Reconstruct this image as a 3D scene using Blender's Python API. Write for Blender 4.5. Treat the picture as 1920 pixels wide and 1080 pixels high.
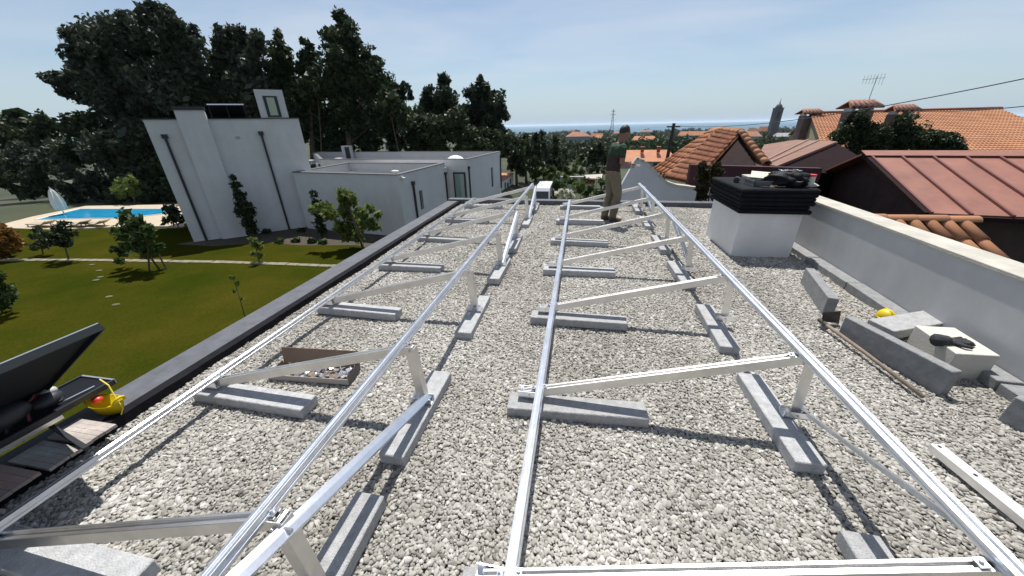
import bpy, bmesh, math, random
import numpy as np
from mathutils import Vector, Matrix
random.seed(7); rng = np.random.default_rng(11)
for o in list(bpy.data.objects): bpy.data.objects.remove(o)
S = bpy.context.scene; C = S.collection
R = math.radians

# ------------------------------------------------------------------ camera, sky, sun, exposure
EYE = 1.72; FPX = 652.8                       # eye height over the gravel; focal length for a 1920 px wide frame
PITCH, ROLL, YAW = R(24.95), R(1.25), R(10.77)
def to_world(d):                              # camera azimuth frame -> world (Y runs along the roof)
    c, s = math.cos(YAW), math.sin(YAW)
    return Vector((d[0]*c - d[1]*s, d[0]*s + d[1]*c, d[2]))
fwd0 = Vector((0, math.cos(PITCH), -math.sin(PITCH))); up0 = Vector((0, math.sin(PITCH), math.cos(PITCH))); rt0 = Vector((1, 0, 0))
rt = to_world(rt0*math.cos(ROLL) - up0*math.sin(ROLL)); up = to_world(rt0*math.sin(ROLL) + up0*math.cos(ROLL)); fw = to_world(fwd0)
cam = bpy.data.cameras.new('camera'); cam.sensor_width = 36; cam.lens = FPX/1920*36; cam.clip_start = .05; cam.clip_end = 120000
camo = bpy.data.objects.new('camera', cam); C.objects.link(camo)
camo.matrix_world = Matrix(((rt.x, up.x, -fw.x, 0), (rt.y, up.y, -fw.y, 0), (rt.z, up.z, -fw.z, EYE), (0, 0, 0, 1)))
S.camera = camo

SUN_TO = Vector((-.04, .45, 1)).normalized()
elev = math.asin(SUN_TO.z); azim = math.atan2(SUN_TO.x, SUN_TO.y)
W = bpy.data.worlds.new('World'); S.world = W; W.use_nodes = True
nt = W.node_tree; nd = nt.nodes; lk = nt.links
bg = nd['Background']; bg.inputs['Strength'].default_value = .076
sky = nd.new('ShaderNodeTexSky'); sky.sky_type = 'NISHITA'; sky.sun_disc = False
sky.sun_elevation = elev; sky.sun_rotation = azim; sky.air_density = 1.0; sky.dust_density = .15; sky.ozone_density = 2.0
tc = nd.new('ShaderNodeTexCoord'); sx = nd.new('ShaderNodeSeparateXYZ'); lk.new(tc.outputs['Generated'], sx.inputs[0])
# thin high cloud, projected on a flat layer overhead
def wmath(op, a, b=None):
    n = nd.new('ShaderNodeMath'); n.operation = op
    for i, q in enumerate((a, b)):
        if q is None: continue
        if isinstance(q, (int, float)): n.inputs[i].default_value = q
        else: lk.new(q, n.inputs[i])
    return n.outputs[0]
den = wmath('MAXIMUM', wmath('ADD', sx.outputs[2], .12), .02)
cb = nd.new('ShaderNodeCombineXYZ'); lk.new(wmath('DIVIDE', sx.outputs[0], den), cb.inputs[0]); lk.new(wmath('MULTIPLY', wmath('DIVIDE', sx.outputs[1], den), 1.7), cb.inputs[1])
cn = nd.new('ShaderNodeTexNoise'); cn.inputs['Scale'].default_value = .55; cn.inputs['Detail'].default_value = 5; cn.inputs['Roughness'].default_value = .5; cn.inputs['Distortion'].default_value = .3
lk.new(cb.outputs[0], cn.inputs['Vector'])
cr = nd.new('ShaderNodeValToRGB'); cr.color_ramp.elements[0].position = .30; cr.color_ramp.elements[1].position = .80
cr.color_ramp.elements[1].color = (.66, .66, .66, 1); lk.new(cn.outputs['Fac'], cr.inputs[0])
fade = wmath('MINIMUM', wmath('MAXIMUM', wmath('MULTIPLY', sx.outputs[2], 7.0), 0.0), 1.0)
mx = nd.new('ShaderNodeMix'); mx.data_type = 'RGBA'
lk.new(wmath('MULTIPLY', cr.outputs['Color'], fade), mx.inputs['Factor']); lk.new(sky.outputs[0], mx.inputs['A']); mx.inputs['B'].default_value = (8.4, 8.3, 8.3, 1)
# sea haze low in the sky, the same all the way round
hz = nd.new('ShaderNodeMix'); hz.data_type = 'RGBA'
lk.new(wmath('POWER', 2.718, wmath('MULTIPLY', wmath('ABSOLUTE', sx.outputs[2]), -11.0)), hz.inputs['Factor']); lk.new(mx.outputs['Result'], hz.inputs['A']); hz.inputs['B'].default_value = (4.1, 5.3, 6.5, 1)
wb_ = nd.new('ShaderNodeMix'); wb_.data_type = 'RGBA'; wb_.blend_type = 'MULTIPLY'; wb_.inputs['Factor'].default_value = 1; lk.new(hz.outputs['Result'], wb_.inputs['A']); wb_.inputs['B'].default_value = (1.05, 1.06, 1.07, 1)
lk.new(wb_.outputs['Result'], bg.inputs['Color'])
sl = bpy.data.lights.new('sun', 'SUN'); sl.energy = 5.0; sl.angle = R(.53); sl.color = (1, .955, .89)
so = bpy.data.objects.new('sun', sl); C.objects.link(so); so.rotation_euler = SUN_TO.to_track_quat('Z', 'Y').to_euler()
S.view_settings.view_transform = 'Standard'; S.view_settings.look = 'None'; S.view_settings.exposure = .38; S.view_settings.gamma = 1
S.render.engine = 'CYCLES'; S.cycles.max_bounces = 6; S.cycles.volume_bounces = 1

# ------------------------------------------------------------------ helpers
def ray(x, y):
    u, v = (x-960)/FPX, (540-y)/FPX
    return rt*u + up*v + fw
def at(x, y, z=None, v=None, u=None):         # world point seen at photo pixel, on a given height / depth plane
    d = ray(x, y)
    t = (z-EYE)/d.z if z is not None else (v/d.y if v is not None else u/d.x)
    return Vector((0, 0, EYE)) + d*t
TR = [0, 30, 60, 120, 250, 500, 1000, 2000, 3200, 6000]
TZ = [-4, -4, -4.6, -8.5, -13, -20, -32, -48, -62, -90]
def terrain(x, y):
    r = math.hypot(x, y)
    def ss(a, b, q): q = min(1, max(0, (q-a)/(b-a))); return q*q*(3-2*q)
    return float(np.interp(r, TR, TZ)) - 1.75*ss(15, 31, y)*ss(-13, -7, x)*(1-ss(60, 200, r)) - (0 if r < 55 else .02*(r-55)**.5*math.sin(x*.011+y*.007))
def ground_hit(x, y):
    d = ray(x, y); t = 5.
    for _ in range(4000):
        p = Vector((0, 0, EYE)) + d*t
        if p.z <= terrain(p.x, p.y): return p
        t *= 1.004
    return p
def mat(name, col, rough=.8, metal=0., var=.0, scale=8., bump=0., bscale=None, col2=None, spec=None, detail=4., coat=0., streak=0., tint=0.):
    m = bpy.data.materials.new(name); m.use_nodes = True
    n = m.node_tree.nodes; l = m.node_tree.links; b = n['Principled BSDF']
    b.inputs['Roughness'].default_value = rough; b.inputs['Metallic'].default_value = metal
    if spec is not None: b.inputs['Specular IOR Level'].default_value = spec
    if coat: b.inputs['Coat Weight'].default_value = coat
    b.inputs['Base Color'].default_value = (*col, 1)
    if var or col2 or bump:
        t = n.new('ShaderNodeTexCoord')
    if var or col2:
        z = n.new('ShaderNodeTexNoise'); z.inputs['Scale'].default_value = scale; z.inputs['Detail'].default_value = detail; z.inputs['Roughness'].default_value = .65
        l.new(t.outputs['Object'], z.inputs['Vector'])
        c2 = col2 if col2 else tuple(min(1, q*(1+var)) for q in col); c1 = col if col2 else tuple(q*(1-var) for q in col)
        r = n.new('ShaderNodeValToRGB'); r.color_ramp.elements[0].position = .33; r.color_ramp.elements[1].position = .68
        r.color_ramp.elements[0].color = (*c1, 1); r.color_ramp.elements[1].color = (*c2, 1)
        l.new(z.outputs['Fac'], r.inputs[0]); l.new(r.outputs['Color'], b.inputs['Base Color'])
    if streak or tint:
        src = b.inputs['Base Color'].links[0].from_socket if b.inputs['Base Color'].links else None
        def mul(sock, amt):
            nonlocal src
            q = n.new('ShaderNodeMix'); q.data_type = 'RGBA'; q.blend_type = 'MULTIPLY'; q.inputs['Factor'].default_value = amt
            if src: l.new(src, q.inputs['A'])
            else: q.inputs['A'].default_value = (*col, 1)
            l.new(sock, q.inputs['B']); src = q.outputs['Result']; l.new(src, b.inputs['Base Color'])
        if streak:                      # rain streaks: noise drawn out downwards
            mp = n.new('ShaderNodeMapping'); mp.inputs['Scale'].default_value = (1.1, 1.1, .22); l.new(t.outputs['Object'], mp.inputs['Vector'])
            z3 = n.new('ShaderNodeTexNoise'); z3.inputs['Scale'].default_value = 2.4; z3.inputs['Detail'].default_value = 8; z3.inputs['Roughness'].default_value = .7; l.new(mp.outputs[0], z3.inputs['Vector'])
            r3 = n.new('ShaderNodeValToRGB'); r3.color_ramp.elements[0].position = .34; r3.color_ramp.elements[0].color = (.42, .40, .37, 1); r3.color_ramp.elements[1].position = .58; l.new(z3.outputs['Fac'], r3.inputs[0]); mul(r3.outputs[0], streak)
        if tint:
            oi = n.new('ShaderNodeObjectInfo'); r4 = n.new('ShaderNodeValToRGB'); r4.color_ramp.elements[0].color = (.38, .36, .36, 1); r4.color_ramp.elements[1].color = (1.25, 1.3, 1.35, 1); l.new(oi.outputs['Random'], r4.inputs[0]); mul(r4.outputs[0], tint)
    if bump:
        z2 = n.new('ShaderNodeTexNoise'); z2.inputs['Scale'].default_value = bscale or scale*4; z2.inputs['Detail'].default_value = 5
        l.new(t.outputs['Object'], z2.inputs['Vector'])
        k = n.new('ShaderNodeBump'); k.inputs['Strength'].default_value = bump; k.inputs['Distance'].default_value = .02
        l.new(z2.outputs['Fac'], k.inputs['Height']); l.new(k.outputs[0], b.inputs['Normal'])
    return m
def leafmat(name, c1, c2, trans=.25):
    m = bpy.data.materials.new(name); m.use_nodes = True
    n = m.node_tree.nodes; l = m.node_tree.links; b = n['Principled BSDF']; b.inputs['Roughness'].default_value = .55; b.inputs['Specular IOR Level'].default_value = .3
    g = n.new('ShaderNodeNewGeometry'); r = n.new('ShaderNodeValToRGB')
    r.color_ramp.elements[0].color = (*c1, 1); r.color_ramp.elements[1].color = (*c2, 1)
    l.new(g.outputs['Random Per Island'], r.inputs[0]); l.new(r.outputs[0], b.inputs['Base Color'])
    if trans:
        t = n.new('ShaderNodeBsdfTranslucent'); l.new(r.outputs[0], t.inputs[0])
        x = n.new('ShaderNodeMixShader'); x.inputs[0].default_value = trans
        l.new(b.outputs[0], x.inputs[1]); l.new(t.outputs[0], x.inputs[2]); l.new(x.outputs[0], n['Material Output'].inputs[0])
    return m
class MB:
    def __init__(s): s.v = []; s.f = []
    def add(s, vs, fs):
        k = len(s.v); s.v += [Vector(p) for p in vs]; s.f += [tuple(i+k for i in f) for f in fs]; return s
    def box(s, c, d, rz=0, M=None):
        x, y, z = d[0]/2, d[1]/2, d[2]/2
        vs = [Vector((a, b, e)) for e in (-z, z) for a, b in ((-x, -y), (x, -y), (x, y), (-x, y))]
        T = M if M else Matrix.Rotation(rz, 3, 'Z')
        return s.add([T @ p + Vector(c) for p in vs], [(3,2,1,0),(4,5,6,7),(0,1,5,4),(1,2,6,5),(2,3,7,6),(3,0,4,7)])
    def prism(s, poly, z0, z1):
        n = len(poly); a = sum(poly[i][0]*poly[(i+1)%n][1]-poly[(i+1)%n][0]*poly[i][1] for i in range(n))
        if a < 0: poly = poly[::-1]
        vs = [(p[0], p[1], z0) for p in poly] + [(p[0], p[1], z1) for p in poly]
        return s.add(vs, [tuple(range(n))[::-1], tuple(range(n, 2*n))] + [(i, (i+1)%n, n+(i+1)%n, n+i) for i in range(n)])
    def ext(s, prof, p0, p1, upv=(0, 0, 1)):          # extrude a 2D outline from p0 to p1
        p0, p1 = Vector(p0), Vector(p1); d = (p1-p0).normalized(); x = d.cross(Vector(upv)).normalized(); y = x.cross(d)
        n = len(prof); vs = [p + x*a + y*b for p in (p0, p1) for a, b in prof]
        return s.add(vs, [tuple(range(n))[::-1], tuple(range(n, 2*n))] + [(i, (i+1)%n, n+(i+1)%n, n+i) for i in range(n)])
    def bar(s, p0, p1, w, h, upv=(0, 0, 1)):
        return s.ext([(-w/2, -h/2), (w/2, -h/2), (w/2, h/2), (-w/2, h/2)], p0, p1, upv)
    def tube(s, pts, rad, n=8, cap=True):
        pts = [Vector(p) for p in pts]; rad = rad if isinstance(rad, (list, tuple)) else [rad]*len(pts); rings = []
        x = None
        for i, p in enumerate(pts):
            d = (pts[min(i+1, len(pts)-1)]-pts[max(i-1, 0)]).normalized()
            if x is None: x = d.orthogonal().normalized()
            x = (x - d*x.dot(d)).normalized(); y = d.cross(x)
            rings.append([p + (x*math.cos(a) + y*math.sin(a))*rad[i] for a in (2*math.pi*k/n for k in range(n))])
        vs = [q for r in rings for q in r]; fs = []
        for i in range(len(pts)-1):
            fs += [(i*n+k, i*n+(k+1)%n, (i+1)*n+(k+1)%n, (i+1)*n+k) for k in range(n)]
        if cap: fs += [tuple(range(n))[::-1], tuple(range((len(pts)-1)*n, len(pts)*n))]
        return s.add(vs, fs)
    def ell(s, c, r, M=None, nu=12, nv=8):
        vs = []; fs = []
        for j in range(nv+1):
            t = math.pi*j/nv
            for i in range(nu):
                a = 2*math.pi*i/nu; p = Vector((math.sin(t)*math.cos(a)*r[0], math.sin(t)*math.sin(a)*r[1], -math.cos(t)*r[2]))
                vs.append((M @ p if M else p) + Vector(c))
        for j in range(nv):
            fs += [(j*nu+i, j*nu+(i+1)%nu, (j+1)*nu+(i+1)%nu, (j+1)*nu+i) for i in range(nu)]
        return s.add(vs, fs)
    def quad(s, a, b, c, d): return s.add([a, b, c, d], [(0, 1, 2, 3)])
    def slab(s, pts, n, t):                           # polygon pts thickened by t against normal n
        n = Vector(n).normalized(); k = len(pts); pts = [Vector(p) for p in pts]
        return s.add(pts + [p - n*t for p in pts], [tuple(range(k)), tuple(range(k, 2*k))[::-1]] + [(i, k+i, k+(i+1)%k, (i+1)%k) for i in range(k)])
def mesh_of(mb, name, m, bevel=0, smooth=False, org=None):
    me = bpy.data.meshes.new(name); org = Vector(org) if org is not None else Vector()
    me.from_pydata([p-org for p in mb.v], [], mb.f)
    bm = bmesh.new(); bm.from_mesh(me)
    if not (smooth == 'raw'): bmesh.ops.recalc_face_normals(bm, faces=bm.faces)
    if bevel: bmesh.ops.bevel(bm, geom=list(bm.edges), offset=bevel, segments=1, affect='EDGES')
    bm.to_mesh(me); bm.free()
    for k in (m if isinstance(m, (list, tuple)) else [m]): me.materials.append(k)
    if smooth: me.polygons.foreach_set('use_smooth', [True]*len(me.polygons))
    return me
def tag(o, label=None, cat=None, group=None, kind=None):
    for k, q in (('label', label), ('category', cat), ('group', group), ('kind', kind)):
        if q: o[k] = q
    return o
def thing(name, loc, label, cat, group=None):
    o = bpy.data.objects.new(name, None); o.empty_display_size = .1; C.objects.link(o); o.location = loc
    return tag(o, label, cat, group)
def org_of(o):
    p = Vector()
    while o is not None: p += o.location; o = o.parent
    return p
def part(name, mb, m, parent, bevel=0, smooth=False, label=None):     # mb in world coordinates
    o = bpy.data.objects.new(name, mesh_of(mb, name, m, bevel, smooth, org_of(parent))); C.objects.link(o); o.parent = parent
    if label: o['label'] = label
    return o
def solo(name, mb, m, label=None, cat=None, group=None, kind=None, bevel=0, smooth=False, loc=(0, 0, 0)):
    o = bpy.data.objects.new(name, mesh_of(mb, name, m, bevel, smooth, loc)); C.objects.link(o); o.location = loc
    return tag(o, label, cat, group, kind)
def link_mesh(name, me, parent=None, loc=(0, 0, 0), rot=(0, 0, 0), M=None):
    o = bpy.data.objects.new(name, me); C.objects.link(o); o.parent = parent
    if M is not None: o.matrix_basis = M
    else: o.location = loc; o.rotation_euler = rot
    return o

# ------------------------------------------------------------------ materials
ALU = mat('aluminium', (.82, .835, .86), .31, 1.0, var=.10, scale=9, bump=.02, bscale=60)
ALU_D = mat('mill_aluminium', (.70, .69, .67), .42, 1.0, var=.10, scale=7, bump=.03, bscale=40)
STEEL = mat('bolt_steel', (.55, .55, .56), .3, 1.0)
CONC = mat('concrete', (.385, .39, .395), .9, var=.18, scale=22, bump=.55, bscale=130, detail=9, tint=.22)
CONC_D = mat('dark_concrete', (.22, .225, .23), .9, var=.2, scale=18, bump=.4, bscale=110, detail=8)
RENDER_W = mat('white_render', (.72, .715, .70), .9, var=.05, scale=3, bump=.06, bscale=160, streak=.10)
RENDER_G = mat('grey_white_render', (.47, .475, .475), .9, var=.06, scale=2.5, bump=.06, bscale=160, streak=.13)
CREAM = mat('cream_coping', (.42, .40, .35), .85, var=.18, scale=4, bump=.2, bscale=70)
MEMB = mat('slate_membrane', (.085, .09, .105), .75, var=.2, scale=9, bump=.15, bscale=40)
BLACK = mat('black_slate', (.009, .009, .012), .8, var=.3, scale=14, bump=.2, bscale=40, spec=.12)
BLACKM = mat('black_paint', (.02, .022, .028), .5)
HOUSE_W = mat('house_render', (.58, .58, .585), .9, var=.05, scale=1.2, bump=.08, bscale=60, streak=.10)
GLASS = mat('window_glass', (.10, .14, .15), .06, spec=.8)
GRASS = mat('lawn', (.024, .033, .003), 1.0, scale=.32, col2=(.050, .046, .006), bump=.6, bscale=22, detail=12, spec=0.)
n_ = GRASS.node_tree.nodes; l_ = GRASS.node_tree.links; fz = n_.new('ShaderNodeTexNoise'); fz.inputs['Scale'].default_value = 14; fz.inputs['Detail'].default_value = 8; fz.inputs['Roughness'].default_value = .75
l_.new(n_['Texture Coordinate'].outputs['Object'], fz.inputs['Vector']); fr_ = n_.new('ShaderNodeValToRGB'); fr_.color_ramp.elements[0].position = .3; fr_.color_ramp.elements[0].color = (.6, .65, .55, 1); fr_.color_ramp.elements[1].position = .72; fr_.color_ramp.elements[1].color = (1.3, 1.25, 1.35, 1); l_.new(fz.outputs['Fac'], fr_.inputs[0])
fm = n_.new('ShaderNodeMix'); fm.data_type = 'RGBA'; fm.blend_type = 'MULTIPLY'; fm.inputs['Factor'].default_value = 1; b_ = n_['Principled BSDF']; src = b_.inputs['Base Color'].links[0].from_socket; l_.new(src, fm.inputs['A']); l_.new(fr_.outputs[0], fm.inputs['B']); l_.new(fm.outputs['Result'], b_.inputs['Base Color'])
SOIL = mat('soil', (.05, .04, .028), .95, var=.35, scale=6, bump=.6, bscale=40)
TERRA = mat('terracotta', (.36, .125, .055), .8, scale=5, col2=(.46, .19, .085), bump=.2, bscale=30, detail=6, tint=.5)
TERRA_D = mat('terracotta_weathered', (.23, .078, .036), .85, scale=4, col2=(.36, .14, .065), bump=.25, bscale=30, detail=6, tint=.55)
TERRA_P = mat('terracotta_pale', (.37, .155, .075), .85, scale=.9, col2=(.50, .245, .12), detail=8, tint=.4)
METALRED = mat('red_metal', (.26, .108, .076), .6, var=.18, scale=1.1, detail=9, streak=.25)
METALRED_D = mat('red_metal_seam', (.15, .055, .043), .55)
MAROON = mat('maroon_boards', (.020, .009, .010), .85, var=.25, scale=5, spec=.15)
WOOD = mat('weathered_wood', (.34, .30, .26), .85, scale=14, col2=(.52, .48, .43), bump=.3, bscale=60)
YEL = mat('yellow_plastic', (.62, .48, .008), .45)
RED = mat('red_plastic', (.55, .04, .03), .4)
CARD = mat('cardboard', (.22, .155, .11), .9, var=.1, scale=7)
CARD_L = mat('cardboard_pale', (.34, .32, .30), .9, var=.08, scale=7)
BARK = mat('bark', (.10, .075, .055), .9, var=.4, scale=4, bump=.6, bscale=14)
PALE_STONE = mat('pale_stone', (.20, .18, .125), .9, var=.3, scale=4, bump=.3, bscale=30)
L_EUC = leafmat('eucalyptus_leaf', (.022, .034, .024), (.060, .076, .046))
L_PINE = leafmat('pine_needles', (.015, .030, .017), (.042, .062, .032), .2)
L_DARK = leafmat('dark_leaf', (.016, .031, .014), (.048, .070, .026))
L_MID = leafmat('mid_leaf', (.035, .065, .018), (.085, .13, .035), .35)
L_LIGHT = leafmat('light_leaf', (.06, .10, .02), (.20, .25, .06), .4)
L_ORANGE = leafmat('rusty_leaf', (.12, .055, .01), (.28, .15, .03), .35)
L_WHITE = leafmat('white_blossom', (.55, .53, .42), (.80, .78, .66), .5)

# ------------------------------------------------------------------ ground, sea
def grid_ground():
    az = np.linspace(-math.pi, math.pi, 145); rr = np.concatenate([[0.], np.geomspace(6, 3600, 90)])
    V = []; Fc = []
    for r in rr:
        for a in az[:-1]:
            x, y = r*math.sin(a), r*math.cos(a); V.append((x, y, terrain(x, y)))
    n = len(az)-1
    for i in range(len(rr)-1):
        for k in range(n): Fc.append((i*n+k, i*n+(k+1)%n, (i+1)*n+(k+1)%n, (i+1)*n+k))
    return V, Fc
gm = bpy.data.materials.new('open_country'); gm.use_nodes = True
n_ = gm.node_tree.nodes; l_ = gm.node_tree.links; b_ = n_['Principled BSDF']; b_.inputs['Roughness'].default_value = .95
t_ = n_.new('ShaderNodeTexCoord'); z1 = n_.new('ShaderNodeTexNoise'); z1.inputs['Scale'].default_value = .02; z1.inputs['Detail'].default_value = 10; z1.inputs['Roughness'].default_value = .7
l_.new(t_.outputs['Object'], z1.inputs['Vector']); r1 = n_.new('ShaderNodeValToRGB')
r1.color_ramp.elements[0].position = .35; r1.color_ramp.elements[0].color = (.012, .022, .007, 1)
e = r1.color_ramp.elements.new(.52); e.color = (.030, .040, .012, 1)
r1.color_ramp.elements[2 if len(r1.color_ramp.elements) > 2 else 1].position = .72; r1.color_ramp.elements[-1].color = (.085, .075, .04, 1)
l_.new(z1.outputs['Fac'], r1.inputs[0]); l_.new(r1.outputs[0], b_.inputs['Base Color'])
V, Fc = grid_ground(); gb = MB(); gb.add(V, Fc)
solo('ground', gb, gm, kind='structure', smooth=True)
def sheet(name, poly, z, m, kind='structure'):
    b = MB(); b.add([(p[0], p[1], z) for p in poly], [tuple(range(len(poly)))])
    o = solo(name, b, m, kind=kind); return o
sheet('lawn', [(-60, -12), (-3.3, -12), (-3.3, 15), (-13, 20), (-23, 26), (-26, 18.2), (-60, 15)], -3.985, GRASS)
SEA = mat('sea_water', (.035, .10, .16), .6, scale=.0012, col2=(.05, .125, .19), bump=.25, bscale=.06, spec=.2)
sb = MB(); sb.add([(-60000, 1200, -60), (60000, 1200, -60), (60000, 70000, -60), (-60000, 70000, -60)], [(0, 1, 2, 3)])
solo('sea', sb, SEA, kind='structure')

# ------------------------------------------------------------------ our own roof
UL, VF = -2.86, 8.36                         # inner face of left parapet, inner face of far parapet
def uw(v): return 2.91 + .057*v              # inner face of the right-hand wall runs slightly askew
rb = MB(); rb.prism([(-3.14, -2.6), (3.1, -2.6), (3.5, 8.55), (-3.14, 8.55)], -4.1, -.035)
house = thing('flat_roof_house', (0, 3, -4.1), 'low house whose gravel-covered flat roof fills the foreground', 'house')
part('wall', rb, RENDER_W, house)
pb = MB(); pb.prism([(-3.17, -2.6), (UL, -2.6), (UL, VF), (-3.17, VF)], -.6, .062); part('parapet', pb, MEMB, house, .006, label='low slate-grey parapet along the left roof edge')
# rough lip down the left parapet's inner side, black to paint its shadow strip
lip = MB(); k = 70
pts = [(UL + .004 + .012*random.random(), -2.6+i*(VF+2.6)/k) for i in range(k+1)]
lip.add([(UL-.05, y, .066) for x, y in pts] + [(x+.02, y, .064) for x, y in pts] + [(x+.028, y, -.02) for x, y in pts],
        [(i, i+1, k+2+i, k+1+i) for i in range(k)] + [(k+1+i, k+2+i, 2*k+3+i, 2*k+2+i) for i in range(k)])
part('shade_lip', lip, BLACK, house)
pb = MB(); pb.prism([(-3.17, VF+.004), (3.42, VF+.004), (3.42, VF+.21), (-3.17, VF+.21)], -.6, .10); part('parapet', pb, MEMB, house, .006, label='low slate-grey parapet along the far roof edge')
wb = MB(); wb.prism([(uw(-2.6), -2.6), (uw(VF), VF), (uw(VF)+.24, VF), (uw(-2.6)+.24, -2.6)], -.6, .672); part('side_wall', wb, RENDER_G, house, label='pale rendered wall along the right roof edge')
cb_ = MB(); cb_.prism([(uw(-2.6)-.012, -2.6), (uw(VF)-.012, VF+.01), (uw(VF)+.255, VF+.01), (uw(-2.6)+.255, -2.6)], .674, .705); part('coping', cb_, CREAM, house, .004, label='cream coping on the right-hand wall')
# kerb stones lying along the foot of the right-hand wall
for i in range(8):
    y0 = -.95 + i*.845
    b = MB(); L = .83; ang = math.atan(.057)
    cx, cy = uw(y0+L/2)-.083, y0+L/2
    b.box((0, 0, 0), (.15, L, .085)); me = mesh_of(b, 'edging_stone', CONC_D, .005)
    if 4.9 < cy < 6.3: pass
    link_mesh('edging_stone', me, house, Vector((cx, cy, .035+random.uniform(-.004, .004)))-house.location, (random.uniform(-.01, .01), random.uniform(-.01, .01), -ang+random.uniform(-.006, .006)))

# pebbles: jittered rows of points, each carrying one rounded stone
def pebble_points(y0, y1, pitch, z, zj, smin, smax):
    P = []
    ny = int((y1-y0)/(pitch*.86))
    for j in range(ny):
        y = y0 + j*pitch*.86; x1 = uw(y)-.002
        nx = int((x1-UL)/pitch); xs = UL + (np.arange(nx)+(.5 if j % 2 else 0))*pitch
        P.append(np.stack([xs, np.full(nx, y)], 1))
    P = np.concatenate(P); P += rng.uniform(-.42, .42, P.shape)*pitch
    n = len(P); zz = z + rng.uniform(-zj, zj, n) + .006*np.sin(P[:, 0]*3.1+P[:, 1]*1.7) + .005*np.sin(P[:, 1]*4.3-P[:, 0]*2.2)
    s = rng.uniform(smin, smax, n)*np.exp(rng.normal(0, .24, n))
    return np.column_stack([P, zz]), s
pa, sa = pebble_points(-.3, 4.3, .0150, -.006, .0058, .0069, .0112)
pc, sc = pebble_points(-.3, 4.3, .020, -.015, .005, .0085, .013)
pf, sf = pebble_points(4.3, 8.35, .0190, -.006, .006, .0088, .0138)
pp = np.concatenate([pa, pc, pf]); ss = np.concatenate([sa, sc, sf]); n = len(pp)
me = bpy.data.meshes.new('roof_pebbles'); me.vertices.add(n); me.vertices.foreach_set('co', pp.astype(np.float32).ravel())
def attr(nm, typ, data):
    a = me.attributes.new(nm, typ, 'POINT'); a.data.foreach_set('vector' if typ == 'FLOAT_VECTOR' else 'value', np.ascontiguousarray(data).ravel())
el = np.column_stack([ss*rng.uniform(.95, 1.55, n), ss*rng.uniform(.75, 1.05, n), ss*rng.uniform(.45, .8, n)]).astype(np.float32)
attr('scl', 'FLOAT_VECTOR', el)
attr('rot', 'FLOAT_VECTOR', np.column_stack([rng.normal(0, .33, n), rng.normal(0, .33, n), rng.uniform(0, 6.28, n)]).astype(np.float32))
col = np.clip(rng.normal(.52, .18, n) + .10*np.sin(pp[:, 0]*2.3+1)*np.sin(pp[:, 1]*1.9) + .07*np.sin(pp[:, 0]*6.1+pp[:, 1]*3.3)*np.sin(pp[:, 1]*5.2-pp[:, 0]*2), 0, 1); attr('pcol', 'FLOAT', col.astype(np.float32))
attr('var', 'INT', rng.integers(0, 5, n).astype(np.int32))
peb = bpy.data.objects.new('roof_pebbles', me); C.objects.link(peb); tag(peb, 'pale river pebbles covering the flat roof', 'gravel', kind='stuff')
PEBM = bpy.data.materials.new('pebble'); PEBM.use_nodes = True
n_ = PEBM.node_tree.nodes; l_ = PEBM.node_tree.links; b_ = n_['Principled BSDF']; b_.inputs['Roughness'].default_value = .8; b_.inputs['Specular IOR Level'].default_value = .3
a_ = n_.new('ShaderNodeAttribute'); a_.attribute_type = 'INSTANCER'; a_.attribute_name = 'pcol'
r_ = n_.new('ShaderNodeValToRGB'); el_ = r_.color_ramp.elements
el_[0].position = 0; el_[0].color = (.15, .145, .13, 1); el_[1].position = 1; el_[1].color = (.66, .65, .62, 1)
for p_, c_ in ((.25, (.27, .255, .225)), (.5, (.385, .37, .335)), (.75, (.50, .485, .45))): q = el_.new(p_); q.color = (*c_, 1)
t_ = n_.new('ShaderNodeTexCoord'); z_ = n_.new('ShaderNodeTexNoise'); z_.inputs['Scale'].default_value = 1.6; z_.inputs['Detail'].default_value = 4
l_.new(t_.outputs['Object'], z_.inputs['Vector'])
l_.new(a_.outputs['Fac'], r_.inputs[0])
mm = n_.new('ShaderNodeMix'); mm.data_type = 'RGBA'; mm.blend_type = 'MULTIPLY'; mm.inputs['Factor'].default_value = .35
l_.new(r_.outputs[0], mm.inputs['A']); l_.new(z_.outputs['Fac'], mm.inputs['B']); l_.new(mm.outputs['Result'], b_.inputs['Base Color'])
ng = bpy.data.node_groups.new('pebble_scatter', 'GeometryNodeTree')
ng.interface.new_socket('Geometry', in_out='INPUT', socket_type='NodeSocketGeometry'); ng.interface.new_socket('Geometry', in_out='OUTPUT', socket_type='NodeSocketGeometry')
gn = ng.nodes; gl = ng.links
gi = gn.new('NodeGroupInput'); go = gn.new('NodeGroupOutput'); iop = gn.new('GeometryNodeInstanceOnPoints'); jn = gn.new('GeometryNodeJoinGeometry')
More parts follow.
